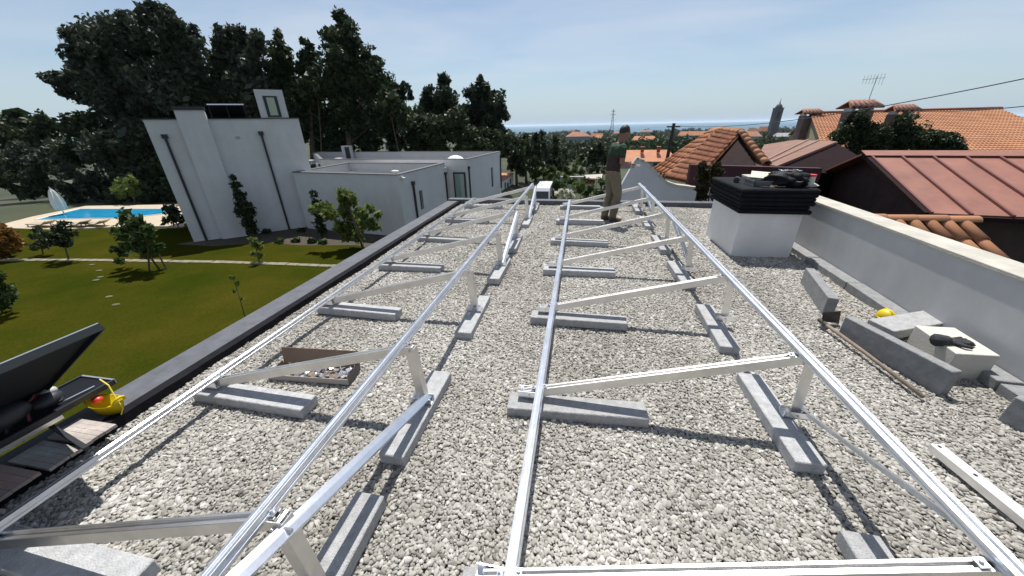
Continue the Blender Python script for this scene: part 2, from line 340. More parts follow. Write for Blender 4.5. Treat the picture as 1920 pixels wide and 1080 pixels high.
for k in range(5):
    ico = gn.new('GeometryNodeMeshIcoSphere'); ico.inputs['Radius'].default_value = 1; ico.inputs['Subdivisions'].default_value = 2
    sp = gn.new('GeometryNodeSetPosition'); pos = gn.new('GeometryNodeInputPosition'); off = gn.new('ShaderNodeVectorMath'); off.operation = 'ADD'; off.inputs[1].default_value = (k*7.3, k*3.1, k*1.7)
    nz = gn.new('ShaderNodeTexNoise'); nz.inputs['Scale'].default_value = 1.15; nz.inputs['Detail'].default_value = 1
    sub = gn.new('ShaderNodeVectorMath'); sub.operation = 'SUBTRACT'; sub.inputs[1].default_value = (.5, .5, .5)
    scl = gn.new('ShaderNodeVectorMath'); scl.operation = 'SCALE'; scl.inputs['Scale'].default_value = 1.25
    gl.new(pos.outputs[0], off.inputs[0]); gl.new(off.outputs[0], nz.inputs['Vector']); gl.new(nz.outputs['Color'], sub.inputs[0]); gl.new(sub.outputs[0], scl.inputs[0])
    gl.new(ico.outputs['Mesh'], sp.inputs['Geometry']); gl.new(scl.outputs[0], sp.inputs['Offset'])
    sm = gn.new('GeometryNodeSetShadeSmooth'); gl.new(sp.outputs[0], sm.inputs[0])
    st = gn.new('GeometryNodeSetMaterial'); st.inputs['Material'].default_value = PEBM; gl.new(sm.outputs[0], st.inputs[0])
    g2 = gn.new('GeometryNodeGeometryToInstance'); gl.new(st.outputs[0], g2.inputs[0]); gl.new(g2.outputs[0], jn.inputs[0])
def named(nm, typ):
    a = gn.new('GeometryNodeInputNamedAttribute'); a.data_type = typ; a.inputs['Name'].default_value = nm; return a.outputs['Attribute']
gl.new(gi.outputs[0], iop.inputs['Points']); gl.new(jn.outputs[0], iop.inputs['Instance']); iop.inputs['Pick Instance'].default_value = True
gl.new(named('var', 'INT'), iop.inputs['Instance Index']); gl.new(named('scl', 'FLOAT_VECTOR'), iop.inputs['Scale'])
er = gn.new('FunctionNodeEulerToRotation'); gl.new(named('rot', 'FLOAT_VECTOR'), er.inputs[0]); gl.new(er.outputs[0], iop.inputs['Rotation'])
gl.new(iop.outputs[0], go.inputs[0])
md = peb.modifiers.new('scatter', 'NODES'); md.node_group = ng
bed = mat('gravel_bed', (.15, .14, .12), .95, var=.4, scale=60, bump=.8, bscale=90)
sheet('roof_bed', [(UL-.01, -2.6), (uw(-2.6), -2.6), (uw(VF), VF), (UL-.01, VF)], -.028, bed)

# ------------------------------------------------------------------ mounting racks and their ballast blocks
VB = [.785, 1.85, 3.03, 4.24, 5.45, 6.70, 7.97]          # right rack: position of each frame along the roof
VA = [.545, 1.60, 2.87, 4.12, 5.38, 6.65, 7.93]         # left rack
def block_mesh(L, w, h):
    b = MB(); b.box((0, 0, 0), (L, w, h)); return mesh_of(b, 'ballast_block', CONC, .005)
BK_F = block_mesh(.885, .150, .078); BK_R = block_mesh(.745, .152, .078)
ORD = ['nearest the camera', 'second from the camera', 'third from the camera', 'fourth from the camera', 'fifth from the camera', 'sixth from the camera', 'farthest from the camera']
def block(me, x, y, rz, label, group):
    o = link_mesh('ballast_block', me, None, (x, y, .037), (random.uniform(-.008, .008), random.uniform(-.008, .008), rz))
    tag(o, label, 'concrete block', group)
vfB = [.70, 1.765, 2.93, 4.15, 5.37, 6.66, 7.96]; vrB = [.81, 1.90, 2.98, 4.22, 5.42, 6.72, 7.94]
vfA = [.50, 1.52, 2.80, 4.02, 5.26, 6.55, 7.86]; vrA = [.62, 1.585, 2.87, 4.07, 5.21, 6.60, 7.83]
for i in range(7):
    block(BK_F, .07, vfB[i], R(4)*(i in (1,))+R(random.uniform(-1, 2.5)), 'flat concrete block under the front foot of the right rack, ' + ORD[i], 'blocks under the right rack')
    block(BK_R, 1.292, vrB[i], R(90)+R(random.uniform(-1.5, 1.5)), 'concrete block lying lengthwise under the right rack\'s rear leg, ' + ORD[i], 'blocks under the right rack')
    block(BK_F, -2.13, vfA[i], R(random.uniform(-3, 1)), 'flat concrete block under the front foot of the left rack, ' + ORD[i], 'blocks under the left rack')
    block(BK_R, -.93, vrA[i], R(90)+R(random.uniform(-1.5, 1.5)), 'concrete block lying lengthwise under the left rack\'s rear leg, ' + ORD[i], 'blocks under the left rack')
RAIL = [(-.022,-.02),(.022,-.02),(.022,-.006),(.016,-.006),(.016,.005),(.022,.005),(.022,.02),(.007,.02),(.007,.009),(-.007,.009),(-.007,.02),(-.022,.02),(-.022,.005),(-.016,.005),(-.016,-.006),(-.022,-.006)]
BEAM = [(-.02,-.03),(.02,-.03),(.02,.03),(.008,.03),(.008,.018),(-.008,.018),(-.008,.03),(-.02,.03)]
ANG = lambda w, t=.004: [(0, 0), (w, 0), (w, t), (t, t), (t, w*.7), (0, w*.7)]
def rack(name, label, uf, ur, vs, skew, braces, vlow, vhigh, zt, n_low, n_high):
    t = thing(name, (0, vs[0], 0), label, 'mounting rack')
    uL, uH = uf, ur
    zf = .122; zr = zt - .075
    bm_ends = {}
    for i, v in enumerate(vs):
        va, vb = v-skew*.5, v+skew*.5
        p0, p1 = Vector((uL-.11, va, zf-.02)), Vector((uH+.02, vb, zr))
        b = MB(); b.ext(BEAM, p0, p1); part('beam', b, ALU_D, t, .0012)
        # foot at the low end: short channel bolted to the block
        b = MB(); b.box((uL-.07, va, .0965), (.15, .062, .006)); b.box((uL-.07, va-.029, .118), (.15, .004, .05)); b.box((uL-.07, va+.029, .118), (.15, .004, .05))
        fb = part('foot_bracket', b, ALU, t)
        b = MB(); b.tube([(uL-.07, va-.035, .118), (uL-.07, va+.036, .118)], .006, 6); part('bolt', b, STEEL, fb)
        # rear leg: angle profile standing on the rear block
        lx = uH + .02 + (.04 if ur > 0 else .03)*0
        b = MB(); b.bar((lx+.03, vb-.028, .082), (lx, vb-.028, zr+.028), .058, .0055, (0, -1, 0)); b.bar((lx+.058, vb-.003, .082), (lx+.028, vb-.003, zr+.015), .0055, .05, (0, -1, 0))
        lg = part('leg', b, ALU_D, t, .001)
        b = MB(); b.tube([(lx, vb-.04, zr), (lx, vb+.03, zr)], .009, 6); part('bolt', b, STEEL, lg)
        b = MB(); b.box((lx+.03, vb-.028, .079), (.15, .06, .006)); b.box((lx+.03, vb-.056, .10), (.15, .004, .046)); b.box((lx+.03, vb+.0, .10), (.15, .004, .046))
        fb = part('foot_bracket', b, ALU, t); b = MB(); b.tube([(lx+.03, vb-.064, .10), (lx+.03, vb+.01, .10)], .007, 6); part('bolt', b, STEEL, fb)
        # clamps holding both rails on the beam
        sl = (p1-p0).normalized()
        for u_ in (uL, uH-.03):
            tt = (u_-p0.x)/(p1.x-p0.x); q = p0.lerp(p1, tt); nn = Vector((-sl.z, 0, sl.x))
            for sgn in (-1, 1):
                b = MB(); Mx = Matrix((sl, Vector((0, 1, 0)), nn)).transposed()
                b.box(q+sl*sgn*.037+nn*.036, (.026, .03, .006), M=Mx); b.tube([q+sl*sgn*.039+nn*.03, q+sl*sgn*.039+nn*.05], .006, 6)
                part('clamp', b, ALU, t)
        bm_ends[i] = (p0, p1, lx, vb)
    # rails rest on the beams
    def railz(u): 
        p0, p1 = bm_ends[0][0], bm_ends[0][1]; tt = (u-p0.x)/(p1.x-p0.x); return p0.lerp(p1, tt).z + .052
    tilt = (bm_ends[0][1]-bm_ends[0][0]).normalized(); upn = Vector((-tilt.z, 0, tilt.x))
    for u_, (va, vb), cuts in ((uL, vlow, n_low), (uH-.03, vhigh, n_high)):
        z = railz(u_); ys = [va] + cuts + [vb]
        for a, c in zip(ys[:-1], ys[1:]):
            b = MB(); b.ext(RAIL, (u_, a+.001, z), (u_, c-.001, z), upn); part('rail', b, ALU, t, .0012)
    for (i, j) in braces:          # from the foot of leg i to the head of leg j
        a = Vector((bm_ends[i][2]+.068, bm_ends[i][3]-.03, .125)); c = Vector((bm_ends[j][2]+.045, bm_ends[j][3]-.03, zr+.0)); d = (c-a).normalized()
        e_ = .30 if j < i else .04; b = MB(); b.ext([(-.027, -.002), (.027, -.002), (.027, .002), (.002, .0045), (-.002, .0045), (-.027, .002)], a-d*.03, c+d*e_, (.45, 0, 1)); b.ext([(-.027, -.024), (-.023, -.024), (-.023, -.0022), (-.027, -.0022)], a-d*.03, c+d*e_, (.45, 0, 1))
        br = part('brace', b, ALU, t)
        b = MB(); b.tube([c+Vector((-.02, 0, 0)), c+Vector((.022, 0, 0))], .009, 6); part('bolt', b, STEEL, br)
    return t
rack('mounting_rack', 'aluminium panel rack in the middle of the roof, right of the bare gravel aisle', -.165, 1.335, VB, .12, [(1, 0), (3, 4), (5, 6)], (-.5, 8.02), (-.5, 8.2), .56, [4.1], [5.05])
rack('mounting_rack', 'aluminium panel rack nearest the lawn, along the left parapet', -2.405, -.985, VA, .13, [(1, 0), (3, 4), (5, 6)], (-.5, 8.1), (-.5, 8.15), .55, [3.4], [4.4])

# ------------------------------------------------------------------ chimney on the roof
ch = thing('chimney', (2.55, 5.64, 0), 'squat white chimney capped with stacked black slates', 'chimney')
b = MB(); b.prism([(2.17, 5.115), (2.93, 5.145), (2.93, 6.17), (2.15, 6.14)], -.03, .60); part('shaft', b, RENDER_W, ch, .006)
zz = .602
for i in range(6):
    t = .054; o = .032 + .005*i + random.uniform(-.012, .022)
    b = MB(); b.box((2.545+random.uniform(-.008, .008), 5.64+random.uniform(-.01, .01), zz+t/2), (.76+2*o, 1.03+2*o, t-.002), R(random.uniform(-.8, .8))); part('slate', b, BLACK, ch, .016); zz += t
ZC = zz
def top(x, y): return at(x, y, z=ZC)
# tools on top of it
p = top(1395, 345); t = thing('tool_case', (2.40, 5.42, ZC), 'grey tool case with its beige lid propped open on the chimney', 'tool case')
GREYP = mat('grey_plastic', (.09, .10, .10), .5); BEIGE = mat('beige_board', (.55, .52, .40), .7, var=.08, scale=8)
b = MB()
for c_, d_ in (((2.42, 5.40, ZC+.008), (.26, .30, .012)), ((2.30, 5.40, ZC+.04), (.01, .30, .06)), ((2.54, 5.40, ZC+.04), (.01, .30, .06)), ((2.42, 5.255, ZC+.04), (.25, .01, .06)), ((2.42, 5.545, ZC+.04), (.25, .01, .06))): b.box(c_, d_)
part('tray', b, GREYP, t); b = MB(); b.slab([(2.36, 5.56, ZC+.085), (2.62, 5.42, ZC+.075), (2.70, 5.60, ZC+.135), (2.44, 5.76, ZC+.145)], (0, -.2, 1), .012); part('lid', b, BEIGE, t)
b = MB(); b.bar((2.32, 5.42, ZC+.055), (2.5, 5.50, ZC+.055), .014, .014); part('divider', b, GREYP, t)
b = MB(); b.tube([(2.205, 5.60, ZC+.038), (2.245, 5.68, ZC+.038)], [.038, .038], 14); b.tube([(2.20, 5.59, ZC+.038), (2.21, 5.605, ZC+.038)], [.018, .018], 10)
solo('tape_roll', b, BLACKM, 'small dark roll at the left rear of the chimney top', 'tape roll', smooth=False, loc=(2.22, 5.64, ZC))
# crumpled black bag
bm = bmesh.new(); bmesh.ops.create_icosphere(bm, subdivisions=4, radius=1)
for v in bm.verts:
    q = v.co.copy(); w = 1 + .18*math.sin(q.x*7+q.y*5)*math.sin(q.z*6+1.3) + .09*math.sin(q.x*19+q.z*13)*math.cos(q.y*17)
    v.co = Vector((max(-1, min(1, q.x*1.15))*.205*w, max(-1, min(1, q.y*1.1))*.16*w, max(-.75, q.z)*.115*w + .083))
me = bpy.data.meshes.new('tool_bag'); bm.to_mesh(me); bm.free(); me.polygons.foreach_set('use_smooth', [True]*len(me.polygons)); me.materials.append(mat('black_nylon', (.007, .007, .010), .6, spec=.2, bump=.4, bscale=60, scale=9))
bag = thing('tool_bag', (2.70, 5.33, ZC), 'slumped black tool bag with shiny foil on top of the chimney', 'bag')
link_mesh('body', me, bag, (0, 0, 0), (0, 0, R(-8)))
FOIL = mat('foil', (.75, .77, .8), .2, 1.0, bump=.8, bscale=40, scale=10)
b = MB(); 
for k in range(7): b.slab([(2.60+k*.034, 5.30+random.uniform(-.02, .02), ZC+.195+random.uniform(-.006, .008)), (2.64+k*.034, 5.31, ZC+.2), (2.64+k*.034, 5.38, ZC+.197), (2.60+k*.034, 5.39, ZC+.205+random.uniform(-.006, .006))], (0, 0, 1), .006)
part('foil_strip', b, FOIL, bag)
b = MB(); b.tube([Vector((2.58, 5.25, ZC+.06)), Vector((2.66, 5.18, ZC+.09)), Vector((2.78, 5.17, ZC+.075)), Vector((2.9, 5.2, ZC+.09))], .006, 6); part('strap', b, ALU_D, bag)
can = thing('canister', (2.955, 5.28, ZC), 'pale canister with a red lid at the right of the chimney top', 'canister')
b = MB(); b.tube([(2.955, 5.28, ZC), (2.955, 5.28, ZC+.13)], [.047, .047], 16); part('body', b, mat('pale_plastic', (.5, .5, .42), .5), can, smooth=False)
b = MB(); b.tube([(2.955, 5.28, ZC+.131), (2.955, 5.28, ZC+.155)], [.052, .05], 16); part('lid', b, RED, can)
b = MB(); b.slab([(2.93, 5.2, ZC+.014), (3.02, 5.18, ZC+.03), (3.03, 5.33, ZC+.05), (2.95, 5.34, ZC+.02)], (0, 0, 1), .008); solo('cardboard_scrap', b, CARD_L, 'bent scrap of cardboard at the chimney\'s right edge', 'cardboard', loc=(2.98, 5.26, ZC))
for nm, x, y, l, rz, m_, lab, cat in (('pliers', 2.42, 5.165, .16, .2, BLACKM, 'black pliers at the chimney\'s near left corner', 'pliers'), ('chisel', 2.56, 5.20, .17, -.15, STEEL, 'steel chisel lying before the black bag on the chimney', 'chisel')):
    tt = thing(nm, (x, y, ZC), lab, cat)
    if nm == 'pliers':
        for s_ in (-1, 1):
            b = MB(); b.tube([(x-.08, y+s_*.03, ZC+.012), (x-.02, y+s_*.022, ZC+.012), (x+.03, y, ZC+.012)], [.008, .008, .006], 6); part('handle', b, BLACKM, tt)
        b = MB(); b.box((x+.05, y, ZC+.012), (.05, .022, .012)); part('jaw', b, STEEL, tt)
    else:
        b = MB(); b.tube([(x-.09, y, ZC+.016), (x-.01, y+.005, ZC+.016)], [.014, .011], 8); part('handle', b, mat('orange_wood', (.45, .22, .08), .6), tt)
        b = MB(); b.box((x+.04, y+.005, ZC+.012), (.1, .018, .005)); part('blade', b, STEEL, tt)

# ------------------------------------------------------------------ loose things by the right-hand wall
def loose(name, pa, pb, w, h, zc, m_, label, cat, group=None, extra_rot=(0, 0)):
    pa, pb = Vector(pa), Vector(pb); L = (pb-pa).length; b = MB(); b.box((0, 0, 0), (L, w, h)); me = mesh_of(b, name, m_, .005)
    o = link_mesh(name, me, None, ((pa.x+pb.x)/2, (pa.y+pb.y)/2, zc), (extra_rot[0], extra_rot[1], math.atan2(pb.y-pa.y, pb.x-pa.x))); return tag(o, label, cat, group)
a1, a2 = at(1519, 503, z=.185), at(1564, 560, z=.185)
loose('kerb_stone', a1, a2, .085, .2, .088, CONC_D, 'short kerb stone standing on edge behind the hoe blade', 'kerb stone', 'loose kerb stones')
a1, a2 = at(1592, 593, z=.19), at(1797, 697, z=.19)
loose('kerb_stone', a1, a2, .075, .205, .088, CONC_D, 'long kerb stone standing on edge beside the hoe handle', 'kerb stone', 'loose kerb stones')
a1, a2 = at(1653, 608, z=.14), at(1770, 592, z=.14)
loose('kerb_stone', a1, a2, .20, .085, .10, CONC, 'kerb stone lying flat between the yellow helmet and the white block', 'kerb stone', 'loose kerb stones', (.02, -.03))
a1 = at(1887, 740, z=.16); a2 = a1+Vector((.34, -.55, 0))
loose('kerb_stone', a1+Vector((.03, -.02, 0)), a2, .085, .2, .07, CONC_D, 'kerb stone cut off by the right edge of the picture', 'kerb stone', 'loose kerb stones', (-.12, 0))
q = [at(x, y, z=.21) for x, y in ((1716, 610), (1790, 614), (1877, 667.5), (1794, 663))]
b = MB(); b.prism([(p.x, p.y) for p in q], -.02, .21)
solo('white_block', b, mat('aerated_concrete', (.52, .505, .45), .9, var=.05, scale=12, bump=.25, bscale=90), 'cream-white block by the wall carrying a dark glove', 'block', bevel=.004, loc=(q[0]+q[2])/2*1)
# dark work glove on the white block
gc = at(1790, 640, z=.225); gl_ = thing('work_glove', gc, 'dark grey work glove crumpled on the white block', 'glove'); GLV = mat('glove', (.03, .032, .038), .8, var=.3, scale=30, bump=.5, bscale=80)
gdir = (at(1818, 643, z=.225)-at(1758, 640, z=.225)).normalized(); gn_ = Vector((-gdir.y, gdir.x, 0))
b = MB(); b.ell(gc-gdir*.02, (.065, .045, .022), Matrix((gdir, gn_, Vector((0, 0, 1)))).transposed())
for k, (o_, l_g) in enumerate(((-.033, .07), (-.012, .085), (.01, .08), (.03, .065))):
    s_ = gc + gdir*.02 + gn_*o_; b.tube([s_, s_+gdir*l_g*.6+Vector((0, 0, .012)), s_+gdir*l_g+gn_*o_*.2+Vector((0, 0, -.004))], [.014, .013, .009], 7)
b.tube([gc-gdir*.02-gn_*.03, gc+gdir*.0-gn_*.075+Vector((0, 0, .006)), gc+gdir*.035-gn_*.085], [.016, .014, .009], 7)
b.tube([gc-gdir*.05, gc-gdir*.12+Vector((0, 0, .004))], [.04, .048], 10)
part('shell', b, GLV, gl_, smooth=True)
# hoe
h0, h1 = at(1541, 603, z=.06), at(1731, 744, z=.022)
hoe = thing('hoe', (h0+h1)/2, 'long-handled hoe lying on the gravel with its blade up', 'hoe')
b = MB(); b.tube([h0, h0.lerp(h1, .5)+Vector((0, 0, .006)), h1], [.016, .0145, .014], 8); part('handle', b, mat('ash_handle', (.20, .155, .12), .8, var=.2, scale=20), hoe, smooth=True)
bl = [at(1540, 603, z=.03), at(1573, 606, z=.02), at(1577, 583, z=.14), at(1543, 586, z=.15)]
b = MB(); b.slab(bl, (-.7, -.6, .2), .004); bo = part('blade', b, mat('dark_steel', (.06, .055, .05), .55, .6, var=.3, scale=20), hoe)
b = MB(); b.tube([h0-(h1-h0).normalized()*.03, h0+(h1-h0).normalized()*.06], [.02, .018], 10); part('socket', b, mat('dark_steel_socket', (.07, .06, .055), .5, .6), hoe)
# yellow hard hat, half hidden behind the flat kerb stone
hc = at(1661, 593, z=.04); hat = thing('hard_hat', (hc.x, hc.y, 0), 'yellow hard hat lying behind the flat kerb stone by the wall', 'hard hat')
b = MB(); b.ell((hc.x, hc.y, .035), (.062, .075, .075), nu=20, nv=12); part('shell', b, YEL, hat, smooth=True)
b = MB(); b.ell((hc.x, hc.y-.02, .028), (.072, .095, .010), nu=20, nv=6); part('brim', b, YEL, hat, smooth=True)
b = MB(); b.tube([(hc.x, hc.y+.07, .065), (hc.x, hc.y+.03, .108), (hc.x, hc.y-.03, .108), (hc.x, hc.y-.065, .07)], .007, 6); part('ridge', b, YEL, hat, smooth=True)
# loose aluminium profile on the gravel at the lower right
l0, l1 = at(1752, 838, z=.05), at(1935, 985, z=.05); d_ = (l1-l0).normalized()
lp = thing('loose_profile', (l0+l1)/2, 'loose aluminium profile with bolt holes on the gravel at lower right', 'metal profile')
b = MB(); b.ext([(-.03, -.022), (-.026, -.022), (-.026, .018), (.026, .018), (.026, -.022), (.03, -.022), (.03, .022), (-.03, .022)], l0, l1+d_*.5); part('channel', b, mat('glint_aluminium', (.93, .93, .93), .5, 1.0, var=.05, scale=9), lp, .0008)  # paler, duller aluminium for this piece: sun glint put into its colour
for tt in (.04, .45):
    q = l0.lerp(l1, tt); b = MB(); b.tube([q+Vector((0, 0, .0215)), q+Vector((0, 0, .0232))], .009, 12); part('bolt_hole', b, BLACKM, lp)

# cardboard tray of clamps between the frames of the left rack
cb0 = at(525, 712, z=0); cx = thing('cardboard_box', at(585, 715, z=0), 'torn-open cardboard box of metal clamps under the left rack', 'cardboard box')
A_, B_ = at(505, 712, z=0), at(655, 722, z=0); D_ = at(515, 690, z=0.02); dx = (B_-A_); nb = Vector((-dx.y, dx.x, 0)).normalized()
def wall4(p0, p1, h, lean, m_, nm):
    b = MB(); b.slab([p0+Vector((0, 0, .005)), p1+Vector((0, 0, .005)), p1+lean+Vector((0, 0, h)), p0+lean+Vector((0, 0, h))], nb, .004); part(nm, b, m_, cx)
wall4(A_, B_, .055, nb*-.004, CARD_L, 'front_wall'); wall4(A_+nb*.17, B_+nb*.17, .165, nb*.03, CARD, 'flap'); wall4(A_, A_+nb*.17, .055, Vector((-.003, 0, 0)), CARD_L, 'side_wall'); wall4(B_, B_+nb*.17, .08, Vector((.003, 0, 0)), CARD_L, 'side_wall')
b = MB(); b.slab([A_+Vector((0, 0, .014)), B_+Vector((0, 0, .014)), B_+nb*.17+Vector((0, 0, .014)), A_+nb*.17+Vector((0, 0, .014))], (0, 0, 1), .004); part('base', b, CARD, cx)
for k in range(46):
    q = A_ + dx*random.uniform(.12, .97) + nb*random.uniform(.015, .15) + Vector((0, 0, .028+random.uniform(0, .03)))
    b = MB(); E_ = Matrix.Rotation(random.uniform(0, 6.3), 3, 'Z') @ Matrix.Rotation(random.uniform(-.8, .8), 3, 'X')
    b.box(q, (.036, .03, .004), M=E_); b.box(q + E_ @ Vector((.016, 0, .012)), (.004, .03, .024), M=E_); part('clamp', b, ALU, cx)

# ------------------------------------------------------------------ panel lift at the left roof edge
lift = thing('panel_lift', (-3.0, .9, -3.98), 'dark panel lift carriage with a tilted solar panel beyond the left parapet', 'panel lift')
PVB = mat('panel_back', (.010, .012, .016), .8, var=.2, scale=3, spec=.1); PVF = mat('panel_cells', (.010, .014, .028), .12, spec=.6)
FR = mat('frame_anodised', (.62, .63, .65), .35, 1.0)
u0, u1 = -3.02, -3.30; va, vb = -1.0, 1.362; zc = .20
b = MB(); b.box(((u0+u1)/2, (va+vb)/2, zc), (u0-u1-.012, vb-va-.012, .012)); part('carriage_plate', b, PVB, lift)
for p0, p1 in (((u0, va, zc), (u0, vb, zc)), ((u1, va, zc), (u1, vb, zc)), ((u1, vb, zc), (u0, vb, zc))):
    b = MB(); b.bar(p0, p1, .012, .034); part('carriage_rim', b, FR if p0[1] == vb else BLACKM, lift)
b = MB(); b.bar((-3.09, 1.12, zc+.012), (-3.07, 1.29, zc+.012), .012, .01); part('latch', b, ALU, lift)
# the leaning panel: top edge towards the roof, foot on the carriage
tp0, tp1 = Vector((-2.285, -.9, .86)), Vector((-2.355, 1.125, .845)); bt0, bt1 = Vector((-3.2, -.9, .26)), Vector((-3.25, 1.14, .262))
nrm = (tp1-tp0).cross(bt0-tp0).normalized(); nrm = nrm if nrm.z > 0 else -nrm
b = MB(); b.slab([bt0, bt1, tp1, tp0], nrm, .008); part('panel_back', b, PVB, lift)
b = MB(); b.slab([p + nrm*.006 for p in (bt0, bt1, tp1, tp0)], nrm, .005); part('panel_glass', b, PVF, lift)
for p0, p1 in ((tp0, tp1), (bt1, tp1), (bt0, bt1)):
    b = MB(); b.bar(p0-nrm*.012, p1-nrm*.012, .010, .036, nrm); part('panel_frame', b, mat('frame_dark', (.010, .016, .019), .6, spec=.2), lift)
b = MB(); b.bar(tp0+nrm*.009, tp1+nrm*.009, .012, .005, nrm); part('panel_lip', b, FR, lift)
for y in (-.3, .52):
    b = MB(); b.bar((-3.08, y, .21), (-2.62, y, .655), .03, .045); part('prop', b, BLACKM, lift)
# carriage is carried by two ladder rails leaning on the house
for y in (.15, .55):
    b = MB(); b.bar((-4.35, y, -3.95), (-3.14, y, .18), .03, .06, (0, 1, 0)); part('ladder_rail', b, ALU_D, lift)
for k in range(13):
    tt = k/13+.04; q = Vector((-4.35, .15, -3.95)).lerp(Vector((-3.14, .15, .18)), tt); b = MB(); b.tube([q, q+Vector((0, .4, 0))], .014, 8); part('rung', b, ALU_D, lift)
b = MB()   # dark motor and cable bundle under the panel
b.ell((-3.12, .90, .29), (.08, .15, .075)); b.ell((-3.12, 1.1, .255), (.055, .08, .045)); part('winch', b, BLACKM, lift, smooth=True)
b = MB(); b.ell((-3.15, 1.14, .285), (.03, .04, .028)); part('winch_cap', b, mat('pale_grip', (.45, .45, .42), .5), lift, smooth=True)
for k in range(5):
    b = MB(); y = .62+.09*k; b.tube([(-3.06, y, .215), (-3.05-.02*k, y+.05, .29), (-3.1, y+.10, .33), (-3.18, y+.05, .24)], .009, 6); part('cable', b, BLACKM if k % 2 else mat('dark_red_cable', (.10, .015, .02), .5), lift, smooth=True)
b = MB(); b.bar((-3.03, -.2, .162), (-3.025, 1.08, .165), .02, .026); part('side_rail', b, ALU_D, lift)
b = MB(); b.bar((-3.07, 1.035, .125), (-2.67, .955, .10), .022, .022); part('stay', b, BLACKM, lift)
# weathered boards on the parapet
for i, (y0, y1, du, lab) in enumerate(((.985, 1.135, 0, 'weathered grey board on the parapet beside the yellow tub'), (.82, .965, .01, 'pale board on the parapet under the lift carriage'), (.62, .80, -.01, 'reddish stained board on the parapet at the left edge'), (.43, .60, .0, 'board on the parapet nearest the camera'))):
    m_ = mat('board', (.48-.06*(i == 1), .43-.12*(i == 2), .40-.15*(i == 2)), .9, scale=9, col2=(.29, .26, .24), bump=.35, bscale=30)
    bd = thing('board', (-2.9, (y0+y1)/2, .07), lab, 'wooden board', 'boards on the parapet')
    npl = 5
    for k in range(npl):
        ya = y0+(y1-y0)*k/npl; b = MB(); b.box((-2.885+du+random.uniform(-.004, .004), ya+(y1-y0)/npl/2, .081), (.30, (y1-y0)/npl-.0015, .018+.002*random.random()), R(random.uniform(-.3, .3))); part('strip', b, m_, bd)
# yellow tub
tc_ = Vector((-2.965, 1.245, .066)); tub = thing('tub', tc_, 'yellow plastic tub with rope handles on the left parapet', 'tub')
b = MB(); n = 20; rings = [(.062, .0), (.082, .085), (.086, .087), (.080, .083), (.058, .006)]
tv = []; 
for r_t, h_t in rings:
    for k in range(n):
        a = 2*math.pi*k/n; tv.append(tc_ + Vector((r_t*1.55*math.cos(a), r_t*.75*math.sin(a), h_t*.85 + (.022*abs(math.cos(a))**6 if h_t > .05 else 0))))
tf = [(j*n+k, j*n+(k+1)%n, (j+1)*n+(k+1)%n, (j+1)*n+k) for j in range(4) for k in range(n)] + [tuple(range(n))[::-1], tuple(range(4*n, 5*n))]
b.add(tv, tf); part('body', b, YEL, tub, smooth=True)
for s_ in (-1, 1):
    q = tc_+Vector((s_*.128, 0, .09)); b = MB(); b.tube([q+Vector((0, -.03, 0)), q+Vector((s_*.02, -.02, .03)), q+Vector((s_*.025, .0, .04)), q+Vector((s_*.02, .02, .03)), q+Vector((0, .03, 0))], .008, 6); part('handle', b, YEL, tub, smooth=True)
b = MB(); b.tube([tc_+Vector((.12, 0, .11)), tc_+Vector((.06, .03, .19)), tc_+Vector((-.03, .05, .21))], .004, 6); b.tube([tc_+Vector((.12, 0, .11)), tc_+Vector((.15, -.01, .05)), tc_+Vector((.14, -.03, .01))], .004, 6); part('rope', b, mat('yellow_rope', (.62, .50, .08), .7), tub)
b = MB(); b.ell(tc_+Vector((-.06, .0, .08)), (.034, .028, .022)); part('red_grip', b, RED, tub, smooth=True)

